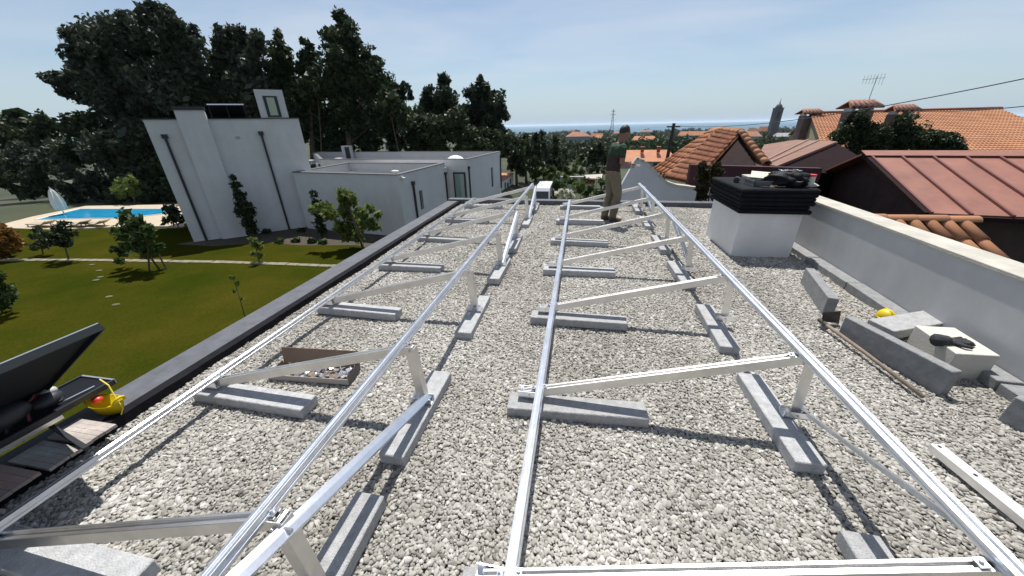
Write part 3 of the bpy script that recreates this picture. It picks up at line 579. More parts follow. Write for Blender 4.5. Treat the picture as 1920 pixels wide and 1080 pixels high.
# ------------------------------------------------------------------ the man at the far end of the rack
def man():
    X, Y = .63, 6.93
    t = thing('person', (X, Y, .0), 'man in dark brown and green T-shirt and khaki trousers standing on the roof', 'person')
    F = Vector((.93, .37, 0)).normalized(); Rr = Vector((F.y, -F.x, 0))     # faces right and a little away; Rr = his right
    def P(f, r, z): return Vector((X, Y, 0)) + F*f + Rr*r + Vector((0, 0, z))
    b = MB()
    def limb(pts, rad, n=14): b.tube(pts, rad, n)
    Mx = Matrix((F, -Rr, Vector((0, 0, 1)))).transposed()
    # legs in loose trousers
    for s_, fo in ((1, .05), (-1, -.03)):
        limb([P(-.01, .085*s_, .98), P(.0, .095*s_, .84), P(.03+fo*.6, .095*s_, .62), P(.045+fo*.8, .095*s_, .50), P(.01+fo, .095*s_, .34), P(-.02+fo, .095*s_, .16), P(-.025+fo, .095*s_, .075)], [.085, .105, .092, .078, .078, .072, .068])
        b.ell(P(.045+fo, .10*s_, .045), (.135, .05, .045), Mx); b.ell(P(-.05+fo, .10*s_, .055), (.05, .045, .055), Mx)
    # trunk
    limb([P(-.02, 0, .86), P(-.02, 0, .98), P(-.01, 0, 1.10), P(.015, 0, 1.24), P(.04, 0, 1.36), P(.055, 0, 1.43)], [.10, .135, .13, .145, .135, .085], 18)
    b.ell(P(-.025, 0, .96), (.13, .175, .13), Mx); b.ell(P(.02, 0, 1.28), (.125, .19, .17), Mx); b.ell(P(.0, 0, 1.10), (.12, .165, .14), Mx)
    for s_ in (1, -1): b.ell(P(.045, .175*s_, 1.375), (.07, .07, .065), Mx)
    # neck and head, bent down
    limb([P(.055, 0, 1.38), P(.085, 0, 1.47), P(.11, 0, 1.55)], [.066, .056, .058], 14)
    hd = P(.145, 0, 1.605); Mh = Mx @ Matrix.Rotation(R(28), 3, 'Y')
    b.ell(hd, (.098, .077, .115), Mh, 18, 12); b.ell(hd + Mh @ Vector((.035, 0, -.06)), (.06, .056, .06), Mh)
    b.ell(hd + Mh @ Vector((.10, 0, -.02)), (.022, .014, .02), Mh); b.ell(hd + Mh @ Vector((.088, 0, -.068)), (.014, .024, .01), Mh)
    for s_ in (1, -1): b.ell(hd + Mh @ Vector((-.005, .078*s_, -.012)), (.02, .01, .03), Mh); b.ell(hd + Mh @ Vector((.082, .03*s_, .018)), (.014, .016, .008), Mh)
    # arms: both bent, hands together in front at waist height
    hands = []
    for s_, hz, hf in ((1, 1.075, .36), (-1, 1.04, .40)):
        sh, elb, wr = P(.045, .20*s_, 1.375), P(.03, .235*s_, 1.10), P(hf-.09, .10*s_, hz)
        limb([sh, sh.lerp(elb, .5), elb], [.062, .055, .045]); limb([elb, elb.lerp(wr, .35), wr], [.045, .042, .029])
        d = (wr-elb).normalized(); side = Vector((0, 0, 1)).cross(d).normalized()*s_; upz = d.cross(side)*s_
        palm = wr + d*.045; Mp = Matrix((d, side, Vector((0, 0, 1)))).transposed(); b.ell(palm, (.055, .042, .018), Mp)
        for k, (o_, l_) in enumerate(((-.030, .062), (-.010, .075), (.010, .07), (.028, .055))):
            s0 = palm + d*.035 + side*o_; b.tube([s0, s0+d*l_*.55+Vector((0, 0, -.006)), s0+d*l_*.85+Vector((0, 0, -.03))], [.0105, .0095, .0085], 7)
        s0 = palm - d*.01 - side*.034; b.tube([s0, s0-side*.026+d*.02, s0-side*.03+d*.05+Vector((0, 0, -.01))], [.012, .0105, .009], 7)
        hands.append((wr, d))
    me0 = bpy.data.meshes.new('tmp'); me0.from_pydata([q - t.location for q in b.v], [], b.f)
    ob = bpy.data.objects.new('tmp', me0); C.objects.link(ob)
    bm = bmesh.new(); bm.from_mesh(me0); bmesh.ops.recalc_face_normals(bm, faces=bm.faces); bm.to_mesh(me0); bm.free()
    rm = ob.modifiers.new('r', 'REMESH'); rm.mode = 'VOXEL'; rm.voxel_size = .008; sm = ob.modifiers.new('s', 'SMOOTH'); sm.factor = .5; sm.iterations = 5
    dg = bpy.context.evaluated_depsgraph_get(); me = bpy.data.meshes.new_from_object(ob.evaluated_get(dg)); bpy.data.objects.remove(ob)
    SK = mat('skin', (.20, .105, .068), .6); SH = mat('brown_shirt', (.032, .017, .015), .85, var=.2, scale=9, bump=.4, bscale=14); GR = mat('green_panel', (.014, .045, .018), .85, var=.15, scale=9); TR_ = mat('khaki', (.15, .122, .085), .9, var=.12, scale=6, bump=.5, bscale=12); SO = mat('brown_shoe', (.075, .05, .035), .7); HAIR = mat('dark_hair', (.012, .011, .012), .6)
    for m_ in (SK, SH, GR, TR_, SO): me.materials.append(m_)
    for p in me.polygons:
        c = p.center + t.location - Vector((X, Y, 0)); f = c.x*F.x + c.y*F.y; r = c.x*Rr.x + c.y*Rr.y; z = c.z
        arm = f > .135 and abs(r) > .03 and z < 1.18
        if z > 1.445 + .25*max(0, f-.05): i = 0
        elif arm: i = 0
        elif abs(r) > .185 and z < 1.20 and z > 1.03: i = 0
        elif z > .955 : i = 2 if (z > 1.245 and (f < .06 or abs(r) > .16)) else 1
        elif z > .105: i = 3
        else: i = 4
        p.material_index = i; p.use_smooth = True
    me.name = 'body'; o = bpy.data.objects.new('body', me); C.objects.link(o); o.parent = t
    b = MB(); b.ell(hd + Mh @ Vector((-.022, 0, .028)), (.094, .083, .105), Mh, 18, 12); hr = part('hair', b, HAIR, t, smooth=True)
    b = MB(); b.tube([P(.0+.125*math.cos(a)-.02, .163*math.sin(a), .958+.004*math.cos(3*a)) for a in np.linspace(0, 6.283, 25)], .012, 6, False); part('belt', b, CARD, t, smooth=True)
    # the clamp he is holding
    q = P(.462, .0, 1.008); b = MB(); b.bar(q-Rr*.07, q+Rr*.08+Vector((0, 0, .01)), .03, .03); solo('bracket', b, ALU, 'small aluminium bracket in the standing man\'s hands', 'bracket', loc=q)
man()
bpy.data.objects['person'].scale = (.978, .978, .978)

# ------------------------------------------------------------------ foliage helpers
def leaves(blobs, n_per, size, slim=.5, sub=9, subr=.42, droop=0., seed=0, flat=1.):
    n_per = n_per/100*75/size**2; g = np.random.default_rng(seed); Vs = []
    for (c, r) in blobs:
        k = max(1, int(sub)); d = g.normal(size=(k, 3)); d /= np.linalg.norm(d, axis=1)[:, None]
        cen = np.array(c) + d*(r*(1-subr*.6)*g.uniform(.25, 1, (k, 1))); m = max(4, int(n_per*r*r/k))
        for cc in cen:
            d2 = g.normal(size=(m, 3)); d2 /= np.linalg.norm(d2, axis=1)[:, None]
            p = cc + d2*(r*subr*g.uniform(.55, 1.5)*np.sqrt(g.uniform(.05, 1, (m, 1))))*np.array([1, 1, flat]); Vs.append(p)
    P = np.concatenate(Vs); n = len(P)
    a = g.normal(size=(n, 3)); a[:, 2] -= droop; a /= np.linalg.norm(a, axis=1)[:, None]
    q = g.normal(size=(n, 3)); q -= a*(a*q).sum(1)[:, None]; q /= np.linalg.norm(q, axis=1)[:, None]
    L = size*np.exp(g.normal(-.12, .42, (n, 1))); A = P-a*L*.5; B = P+q*L*slim*.5; Cc = P+a*L*.5; D = P-q*L*slim*.5
    return np.stack([A, B, Cc, D], 1).reshape(-1, 3)
def leaf_obj(name, V, m_, parent):
    org = np.array(org_of(parent)); n = len(V)//4; me = bpy.data.meshes.new(name)
    me.vertices.add(n*4); me.vertices.foreach_set('co', (V-org).astype(np.float32).ravel())
    me.loops.add(n*4); me.loops.foreach_set('vertex_index', np.arange(n*4, dtype=np.int32))
    me.polygons.add(n); me.polygons.foreach_set('loop_start', np.arange(0, n*4, 4, dtype=np.int32)); me.update(calc_edges=True)
    me.materials.append(m_); o = bpy.data.objects.new(name, me); C.objects.link(o); o.parent = parent; return o
SEED = [1]
def tree(name, label, cat, circ, v, m_, size, n_per, trunk_px=None, tr=.3, base=None, group=None, jit=.5, sub=14, subr=.36, slim=.5, droop=0., bark=None, squash=1., limbs=6):
    """crown from foliage masses (photo x, y, radius) set at depth v, each with its own depth offset"""
    SEED[0] += 1; g = random.Random(SEED[0]); blobs = []
    for x, y, r in circ:
        p0 = at(x, y, v=v); rr = (at(x+r, y, v=v)-p0).length*(1.08 if v > 33 else .95); dd = (p0-Vector((0, 0, EYE))); L = dd.length
        p = p0 + dd/L*g.uniform(-jit, jit)*rr; blobs.append((tuple(p), rr))
    cx = sum(b[0][0]*b[1] for b in blobs)/sum(b[1] for b in blobs); cy = sum(b[0][1]*b[1] for b in blobs)/sum(b[1] for b in blobs)
    if base is None:
        if trunk_px: q = at(*trunk_px, v=v); cx, cy = q.x, q.y
        base = Vector((cx, cy, terrain(cx, cy)))
    base = Vector(base); t = thing(name, base, label, cat, group)
    leaf_obj('crown', leaves(blobs, n_per, size, slim, sub, subr, droop, SEED[0]), m_, t)
    top_ = max(blobs, key=lambda b: b[0][2]); tb = MB(); tp = Vector(top_[0]); mid = base.lerp(tp, .5)+Vector((g.uniform(-.03, .03), g.uniform(-.03, .03), 0))*(tp-base).length
    tb.tube([base-Vector((0, 0, .1)), base.lerp(mid, .5), mid, mid.lerp(tp, .6), tp], [tr, tr*.8, tr*.62, tr*.38, tr*.12], 8)
    for bb in sorted(blobs, key=lambda b: -b[1])[:limbs]:
        c = Vector(bb[0]); f = min(.8, max(.18, (c.z-base.z)/max(.1, tp.z-base.z)-.18)); s_ = base.lerp(mid, f*2) if f < .5 else mid.lerp(tp, f*2-1)
        tb.tube([s_, s_.lerp(c, .5)+Vector((0, 0, -.02*(c-s_).length)), c], [tr*.4, tr*.25, tr*.08], 6)
    part('trunk', tb, bark or BARK, t, smooth=True)
    return t
G1 = 'tall trees behind the white house'
tree('eucalyptus_tree', 'broad spreading eucalyptus towering behind the white house, left of its chimney', 'tree',
     [(160,82,34),(205,62,32),(250,60,34),(312,50,32),(345,72,30),(270,95,50),(330,110,45),(180,115,36),(128,152,24),(225,130,52),(300,150,55),(195,175,40),(255,190,55),(335,165,48),(365,120,22),(150,170,20),(310,215,50),(120,140,14)], 34, L_EUC, .42, 100, (330, 300), .55, group=G1, subr=.36, sub=13, droop=.6)
tree('eucalyptus_tree', 'airy eucalyptus behind the white house, between its chimney and stair tower', 'tree', [(420,75,18),(452,66,18),(485,82,20),(440,105,36),(482,125,38),(420,130,28),(450,165,48),(410,190,40),(480,190,45)], 38, L_EUC, .42, 100, (450, 300), .4, group=G1, droop=.5, subr=.36, sub=12)
tree('eucalyptus_tree', 'narrow dark tree directly behind the stair tower', 'tree', [(522,72,13),(524,100,22),(528,135,28),(522,175,34),(535,215,36)], 40, L_DARK, .40, 115, (525, 300), .35, group=G1)
tree('eucalyptus_tree', 'narrow pointed tree left of the tallest tree', 'tree', [(573,78,10),(576,100,17),(574,130,24),(578,170,32),(580,215,38)], 41, L_DARK, .40, 115, (578, 300), .35, group=G1)
tree('eucalyptus_tree', 'tallest tree of the row, with a tall domed crown', 'tree', [(638,30,13),(645,48,20),(655,72,30),(632,82,24),(640,112,36),(682,100,16),(672,135,36),(705,125,18),(640,160,46),(700,165,34),(725,160,14),(660,210,52),(715,215,38)], 42, L_DARK, .40, 115, (655, 310), .5, group=G1)
tree('pine_tree', 'slim pine with bare trunk and small tufted top', 'tree', [(745,163,9),(757,168,12),(768,178,9),(752,182,12),(742,205,11),(764,205,8)], 44, L_PINE, .34, 110, (768, 300), .2, group=G1, sub=6)
tree('pine_tree', 'twin-topped dark pine left of the last tree of the row', 'tree', [(830,146,10),(832,162,17),(804,172,13),(800,192,20),(832,187,25),(852,207,20),(815,217,32),(792,228,24),(843,240,32),(805,255,30),(780,245,20)], 46, L_PINE, .36, 130, (825, 330), .28, group=G1)
tree('pine_tree', 'bushy pine at the right end of the tree row, next to the sea', 'tree', [(902,147,8),(905,160,15),(888,172,17),(912,178,20),(932,188,19),(895,202,28),(928,212,26),(946,217,12),(873,215,21),(885,240,32),(925,245,30),(950,256,15),(900,270,32),(940,280,22)], 48, L_PINE, .36, 130, (905, 335), .3, group=G1)
tree('dark_tree', 'dark tree at the far left edge, behind the pool garden', 'tree', [(5,238,18),(28,222,11),(45,232,14),(15,262,24),(48,258,20)], 40, L_DARK, .5, 110, group=G1)
tree('dark_tree', 'dark rounded tree beside the far left one, behind the pool garden', 'tree', [(75,222,12),(78,240,18),(95,252,16),(70,262,24),(102,275,20)], 39, L_DARK, .5, 110, group=G1)
U = 'dense shrubs behind the pool and house'
us = [(10,305,30),(55,300,30),(100,305,32),(145,240,26),(150,285,38),(195,245,38),(210,300,42),(255,260,42),(262,320,38),(300,310,42),(30,345,26),(80,350,28),(130,345,32),(180,352,30),(230,358,24),(280,360,28),(318,355,26)]
for i in range(0, len(us), 3):
    tree('shrub_mass', ['dark thicket at the left edge above the pool', 'dark thicket left of the big eucalyptus', 'dark thicket under the big eucalyptus', 'dense bush behind the pool, left of the house corner', 'low bush at the back edge of the pool', 'bush beside the leaning left corner of the house'][i//3], 'thicket', us[i:i+3], 31-1.5*(i//6), L_DARK if i % 2 else L_EUC, .36, 115, group=U, tr=.12, limbs=3)
us = [(595,225,34),(600,265,30),(640,258,34),(680,235,34),(690,268,28),(725,235,30),(745,262,26),(775,240,30),(780,268,26),(812,240,32),(855,245,34),(895,262,32),(940,268,22),(820,272,24),(870,278,22)]
for i in range(0, len(us), 3):
    tree('shrub_mass', ['dark thicket right of the tall house block', 'dark thicket behind the air conditioner on the house roof', 'dark thicket below the slim pine', 'dark thicket under the twin-topped pine', 'dark thicket at the right end of the tree row'][i//3], 'thicket', us[i:i+3], 43, L_DARK, .38, 115, group=U, tr=.12, limbs=3)
us = [(400,215,34),(450,225,34),(500,215,34),(555,190,36),(560,235,36),(595,165,32),(735,200,26),(760,222,26),(725,180,20)]
for i in range(0, 9, 3):
    tree('shrub_mass', ['dark thicket behind the solar collector', 'dark thicket between the stair tower and the tallest tree', 'dark tree mass at the right foot of the tallest tree'][i//3], 'thicket', us[i:i+3], 40, L_DARK, .45, 100, group=U, tr=.12, limbs=3)
tree('yellowish_bush', 'sunlit yellow-green bush above the pool', 'bush', [(232,345,14),(250,342,12),(240,356,14),(222,362,10)], 25.5, L_LIGHT, .28, 80, tr=.06, limbs=3)
tree('dark_vine', 'dark shrub against the house corner by the pool', 'shrub', [(322,392,13),(333,405,12),(320,412,11)], 17.6, L_DARK, .2, 90, tr=.04, limbs=3)

# ------------------------------------------------------------------ the white neighbouring house
G = -3.985
def xy(p): return (p.x, p.y)
hs = thing('white_house', (-14, 19, G), 'modern white house with tall left block and low flat-roofed wing beyond the lawn', 'house')
P0 = at(364, 454, z=G); P1 = at(612, 432, z=G); P1 = Vector((P1.x*1.07, P1.y*1.07, P1.z)); ZT = 2.37
dirr = lambda p, k: Vector((p.x*k, p.y*k, p.z))
b = MB(); tallp = [xy(P0), xy(P1), (P1.x*1.28-.4, P1.y*1.28), (P0.x*1.26, P0.y*1.26)]; b.prism(tallp, G-.1, ZT); part('tall_block', b, HOUSE_W, hs)
fd = (P1-P0).normalized(); fn = Vector((fd.y, -fd.x, 0))
def onf(x, y): # point on the tall facade seen at the pixel
    d = ray(x, y); o = Vector((0, 0, EYE)); k = (P0-o).dot(fn)/d.dot(fn); return o + d*k
b = MB(); b.prism([xy(P0+fn*.06-fd*.06), xy(P1+fn*.06+fd*.06), (tallp[2][0]+.05, tallp[2][1]), (tallp[3][0]-.05, tallp[3][1])], ZT+.002, ZT+.05); part('coping', b, BLACKM, hs)
# chimney breast
q0, q1 = onf(333, 222), onf(388, 220); w_ = (q1-q0).length; cpt = (q0+q1)/2
b = MB(); Mf = Matrix((fd, -fn, Vector((0, 0, 1)))).transposed()
b.box(Vector((cpt.x, cpt.y, (G+ZT+.42)/2))+fn*.12, (w_, .30, ZT+.42-G), M=Mf); cbr = part('chimney_breast', b, HOUSE_W, hs)
b = MB(); b.box(Vector((cpt.x, cpt.y, ZT+.50))+fn*.10, (w_+.05, .45, .16), M=Mf); part('chimney_cap', b, BLACKM, cbr)
for (xa, ya, xb, yb) in ((311, 258, 388, 452), (490, 252, 544, 434)):
    pa_, pb_ = onf(xa, ya), onf(xb, yb); b = MB(); pm = Vector(((pa_.x+pb_.x)/2, (pa_.y+pb_.y)/2, 0)) + fn*.06
    b.bar((pm.x, pm.y, G), (pm.x, pm.y, pa_.z), .10, .10, fn); dp = part('downpipe', b, BLACKM, hs); b = MB(); b.box((pm.x, pm.y, pa_.z+.06), (.24, .18, .20), M=Mf); part('hopper', b, BLACKM, dp)
q = onf(446, 258); b = MB(); b.box(q+fn*.01, (.2, .03, .12), M=Mf); part('vent', b, mat('vent_grey', (.35, .35, .36), .7), hs)
# solar water panel on the tall block
q0, q1 = onf(388, 197), onf(457, 197); q2, q3 = onf(392, 222), onf(455, 219)
st = MB(); bk = -fn*1.0
st.slab([q0, q1, q1+bk*.9+Vector((0, 0, -.62)), q0+bk*.9+Vector((0, 0, -.62))], (0, 0, 1), .07); sc_ = part('solar_collector', st, PVB, hs)
b = MB(); b.bar(q0+Vector((0, 0, .03))+fn*.04, q1+Vector((0, 0, .03))+fn*.04, .05, .05); part('collector_frame', b, ALU, sc_)
for tt in (.02, .5, .98):
    q = q0.lerp(q1, tt); b = MB(); b.bar(q, (q.x, q.y, ZT+.04), .025, .025, fn); part('collector_leg', b, BLACKM, sc_)
# stair tower
q0, q1 = onf(489, 218), onf(541, 217); zt_ = onf(512, 168).z; c_ = (q0+q1)/2+bk*.42
b = MB(); wt = (q1-q0).length; b.box((c_.x, c_.y, (ZT+zt_)/2), (wt, .7, zt_-ZT), M=Mf); tw = part('stair_tower', b, HOUSE_W, hs)
fc = (q0+q1)/2 + bk*.06; b = MB(); b.box((fc.x, fc.y, ZT+.62), (wt*.50, .06, 1.06), M=Mf); wf = part('window', b, BLACKM, hs)
b = MB(); fc2 = fc+fn*.03; b.box((fc2.x, fc2.y, ZT+.62), (wt*.28, .03, .90), M=Mf); part('pane', b, mat('reflecting_pane', (.35, .40, .30), .1), wf)
an = MB(); q = c_+Vector((0, 0, 0)); an.tube([(q.x, q.y, zt_), (q.x, q.y, zt_+.7)], .011, 6)
for k in range(5): an.bar((q.x-.28+.1*k, q.y-.25, zt_+.5+.04*k), (q.x-.28+.1*k, q.y+.25, zt_+.5+.04*k), .007, .007)
an.bar((q.x-.32, q.y, zt_+.5), (q.x+.2, q.y, zt_+.68), .009, .009); part('antenna', an, BLACKM, tw)
# low wing: front block and rear block with parapets
ZL = -.51; Cc = at(745, 327, z=ZL); Dd = at(833, 305, z=ZL); Lf = at(548, 322, z=ZL); Ee = at(875, 298, z=ZL); Ff = at(938, 283.5, z=ZL); Ml = at(700, 298, z=ZL); Bl = at(640, 284, z=ZL)
def flat_block(pts, ztop, parent, nm):
    n = len(pts); cen = sum((Vector((p[0], p[1], 0)) for p in pts), Vector())/n
    b = MB(); b.prism(pts, G-2.4, ztop-.86); part(nm, b, HOUSE_W, parent); b = MB(); b.prism([(cen.x+(p[0]-cen.x)*.985, cen.y+(p[1]-cen.y)*.985) for p in pts], ztop-.858, ztop-.84); part('roof_floor', b, mat('roof_gravel', (.16, .155, .145), .95, var=.3, scale=12, bump=.4, bscale=60), parent)
    for i in range(n):
        p, q = Vector((*pts[i], 0)), Vector((*pts[(i+1) % n], 0)); d = (q-p).normalized(); nn = Vector((-d.y, d.x, 0)); nn = nn if nn.dot(cen-p) > 0 else -nn
        b = MB(); b.prism([(p.x, p.y), (q.x, q.y), (q.x+nn.x*.22-d.x*.22, q.y+nn.y*.22-d.y*.22), (p.x+nn.x*.22+d.x*.22, p.y+nn.y*.22+d.y*.22)], ztop-.857, ztop-.04); part('parapet', b, HOUSE_W, parent)
        b = MB(); o = nn*-.04; b.prism([(p.x+o.x, p.y+o.y), (q.x+o.x, q.y+o.y), (q.x+nn.x*.26-d.x*.22, q.y+nn.y*.26-d.y*.22), (p.x+nn.x*.26+d.x*.22, p.y+nn.y*.26+d.y*.22)], ztop-.038, ztop); part('coping', b, mat('dark_coping', (.10, .105, .11), .7), parent)
flat_block([xy(Cc), xy(Dd), (Lf.x-.2, Dd.y+.6), xy(Lf)], ZL, hs, 'low_block')
flat_block([(Ee.x, Ee.y), xy(Ff), (Bl.x-4, Ff.y+2.5), (Ml.x-5.0, Ml.y+.1)], ZL, hs, 'rear_block')
b = MB(); b.prism([(Dd.x-.9, Dd.y+.01), (Dd.x-.9, Ee.y-.01), (Lf.x, Ee.y), (Lf.x, Dd.y)], G-2.4, ZL-.6); part('link_block', b, HOUSE_W, hs)
def side_pt(x, y, A, B_):
    d = (B_-A); nrm_ = Vector((d.y, -d.x, 0)).normalized(); r_ = ray(x, y); o = Vector((0, 0, EYE)); return o + r_*((A-o).dot(nrm_)/r_.dot(nrm_)), nrm_, d.normalized()
for (x, y0, y1, A, B_, w_, hp) in ((773, 344, 418, Cc, Dd, .10, 1), (878, 315, 374, Ee, Ff, .10, 1), (937, 290, 368, Ee, Ff, .10, 0), (834, 326, 382, Cc, Dd, .09, 1)):
    p, nn, d = side_pt(x, y0, A, B_); p2, _, _ = side_pt(x+3, y1, A, B_); b = MB(); q = p+nn*.06; b.bar((q.x, q.y, G), (q.x, q.y, p.z), w_, w_, nn); dp = part('downpipe', b, BLACKM, hs)
    if hp: b = MB(); b.box((q.x, q.y, p.z+.03), (.16, .24, .2)); part('hopper', b, BLACKM, dp)
for (x, y0, y1, A, B_, w_) in ((788, 357, 393, Cc, Dd, .34), (922, 314, 350, Ee, Ff, .42)):
    p, nn, d = side_pt(x, y0, A, B_); p2, _, _ = side_pt(x+1, y1, A, B_); Ms = Matrix((d, nn, Vector((0, 0, 1)))).transposed(); b = MB(); c = (p+p2)/2; c.x, c.y = p.x, p.y
    b.box(c+nn*.005, (w_, .05, p.z-p2.z), M=Ms); wf = part('window', b, BLACKM, hs); b = MB(); b.box(c+nn*.02, (w_*.6, .04, (p.z-p2.z)*.92), M=Ms); part('pane', b, GLASS, wf)
# glazed door in the recess between the blocks
dc = Vector(((Dd.x-.9+Ee.x)/2-.1, Ee.y-.03, 0)); b = MB(); b.box((Dd.x+.05, Ee.y-.03, G+1.25), (1.0, .08, 2.5)); dr = part('door', b, BLACKM, hs); b = MB(); b.box((Dd.x+.05, Ee.y-.055, G+1.27), (.74, .06, 2.2)); part('pane', b, mat('greenish_glass', (.16, .26, .24), .08, spec=.8), dr)
# things on the low roofs
ROOFZ = ZL-.84
ac = at(655, 300, z=ROOFZ); t = thing('air_conditioner', (ac.x, ac.y, ROOFZ), 'white air-conditioner cabinet with dark grille on the house roof', 'air conditioner')
hA = at(655, 273, v=ac.y).z; b = MB(); b.box((ac.x, ac.y, (ROOFZ+hA)/2), (1.05, .5, hA-ROOFZ)); part('cabinet', b, HOUSE_W, t, .02); b = MB(); b.box((ac.x+.16, ac.y-.26, (ROOFZ+hA)/2), (.55, .04, (hA-ROOFZ)*.82)); gr_ = part('grille', b, BLACKM, t)
for k in range(6): b = MB(); b.box((ac.x+.16, ac.y-.29, ROOFZ+.12+k*(hA-ROOFZ-.2)/6), (.5, .02, .025)); part('slat', b, mat('slat_grey', (.06, .06, .065), .6), gr_)
for i, (x, y, w_, d_w, h_, lab) in enumerate(((605, 313, .9, .5, .35, 'small grey roof unit nearest the tall block'), (637, 306, .6, .5, .5, 'small dark-fronted roof unit beside the air conditioner'), (584, 308, .5, .6, .4, 'white duct box at the foot of the tall block'))):
    q = at(x, y, z=ROOFZ); t = thing('roof_unit', (q.x, q.y, ROOFZ), lab, 'roof unit', 'small units on the house roof'); b = MB(); b.box((q.x, q.y, ROOFZ+h_/2), (w_, d_w, h_)); part('casing', b, HOUSE_W, t, .02)
    b = MB(); b.box((q.x+.05, q.y-d_w/2-.01, ROOFZ+h_/2), (w_*.5, .03, h_*.6)); part('grille', b, BLACKM, t)
q = at(850, 297, z=ZL+.02); b = MB(); b.ell((q.x, q.y+.5, ZL-.28), (.75, .6, .50), nu=20, nv=12); t = thing('skylight_dome', (q.x, q.y+.5, ROOFZ), 'white skylight dome on the rear house block', 'skylight'); part('dome', b, mat('opal_acrylic', (.80, .80, .78), .3), t, smooth=True)
b = MB(); b.tube([(q.x, q.y+.5, ROOFZ), (q.x, q.y+.5, ROOFZ+.60)], [.8, .78], 20); part('curb', b, HOUSE_W, t)
q = at(720, 284, z=ROOFZ); b = MB(); b.box((q.x, q.y+2.4, ROOFZ+.5), (1.6, .7, 1.0)); t = thing('roof_chimney', (q.x, q.y+2.4, ROOFZ), 'low white chimney with black cap at the back of the house roof', 'chimney'); part('shaft', b, HOUSE_W, t); b = MB(); b.box((q.x, q.y+2.4, ROOFZ+1.10), (1.8, .85, .18)); part('cap', b, BLACKM, t)
for x, y, lab in ((741, 322, 'white floodlight on the corner coping of the low block'),):
    q = at(x, y, z=ZL+.03); b = MB(); b.ell((q.x, q.y, ZL+.05), (.25, .12, .07)); solo('floodlight', b, RENDER_W, lab, 'floodlight', smooth=True, loc=(q.x, q.y, ZL))
pc_, nn, d = side_pt(752, 332, Cc, Dd); b = MB(); b.box(pc_+nn*.05, (.06, .10, .08)); t = thing('security_camera', pc_, 'white security camera on the low block\'s corner', 'security camera'); part('bracket', b, RENDER_W, t); b = MB(); b.tube([pc_+nn*.10+Vector((0, -.12, -.03)), pc_+nn*.14+Vector((0, .14, -.08))], .05, 10); part('housing', b, RENDER_W, t)

# planting bed, path, pool
sheet('flower_bed', [xy(at(330, 458, z=G)), xy(at(400, 462, z=G)), xy(at(495, 455, z=G)), xy(at(560, 460, z=G)), xy(at(670, 460, z=G)), xy(at(700, 468, z=G)), (-8.6, 17.4), (-9.0, 18.6), (-16, 19.2), xy(P1+Vector((0, .3, 0))), xy(P0+Vector((0, .3, 0)))], G+.006, SOIL)
pth = [at(x, y, z=G) for x, y in ((-250, 487), (0, 488), (150, 488), (300, 490), (420, 492), (540, 496), (640, 500))]
for a, c in zip(pth[:-1], pth[1:]):
    n = max(1, int((c-a).length/.5))
    for k in range(n):
        p, q = a.lerp(c, k/n), a.lerp(c, (k+.94)/n); d = (q-p).normalized(); s_ = Vector((-d.y, d.x, 0))*(.14+random.uniform(-.02, .02))
        if k == 0 and a is pth[0]: PATH = thing('garden_edging', (p.x, p.y, G), 'pale stone edging crossing the lawn', 'edging')
        b = MB(); b.prism([xy(p-s_), xy(q-s_), xy(q+s_), xy(p+s_)], G-.02, G+.03+random.uniform(0, .012)); part('stone', b, PALE_STONE, PATH)
for i, (x, y) in enumerate(((173, 497), (186, 508), (180, 526), (189, 520), (205, 557), (218, 572))):
    q = at(x, y, z=G); b = MB(); n = 9; b.prism([(q.x+.15*math.cos(a)*random.uniform(.8, 1.1), q.y+.10*math.sin(a)*random.uniform(.8, 1.1)) for a in np.linspace(0, 5.6, n)], G-.02, G+.03)
    if i == 0: STP = thing('stepping_stones', (q.x, q.y, G), 'scattered stepping stones in the lawn below the edging', 'stepping stones')
    part('stone', b, mat('mossy_stone', (.10, .095, .05), .95, var=.4, scale=5), STP)
ZP = -4.0
DECK = mat('pool_deck', (.42, .355, .26), .85, var=.08, scale=2)
dk = [at(x, y, z=ZP+.06) for x, y in ((-60, 437), (0, 427), (100, 430), (250, 424), (345, 424), (342, 396), (335, 383), (160, 386), (60, 406))]
b = MB(); b.prism([xy(p) for p in dk], ZP-.3, ZP+.06); solo('pool_deck', b, DECK, kind='structure')
pl = [at(x, y, z=ZP+.065) for x, y in ((70, 412), (150, 392), (320, 392), (330, 398), (240, 409), (165, 410))]
def shrink(pts, k):
    c = sum(pts, Vector())/len(pts); return [c + (p-c)*k for p in pts]
b = MB(); b.prism([xy(p) for p in pl], ZP-.2, ZP+.075); solo('pool_water', b, mat('pool_blue', (.015, .22, .42), .08, scale=1.2, col2=(.03, .32, .55), bump=.15, bscale=4), kind='structure')
o_ = shrink(pl, 1.04); b = MB(); n = len(pl)
for i in range(n):
    b = MB(); p, q, p2, q2 = pl[i], pl[(i+1) % n], o_[i], o_[(i+1) % n]; b.prism([xy(p), xy(q), xy(q2), xy(p2)], ZP-.1, ZP+.10)
    if i == 0: PE = thing('pool_edge', (p.x, p.y, ZP), 'pale coping around the swimming pool', 'pool coping')
    part('coping', b, mat('pool_coping', (.6, .6, .56), .8), PE)
# slide-blue panel at the house corner
q = at(334, 384, z=ZP+.1); b = MB(); b.box((q.x, q.y+.6, ZP+.75), (.8, .06, 1.35)); solo('blue_screen', b, mat('blue_panel', (.03, .25, .42), .4), 'small blue screen by the pool at the house corner', 'screen', loc=(q.x, q.y+.6, ZP))
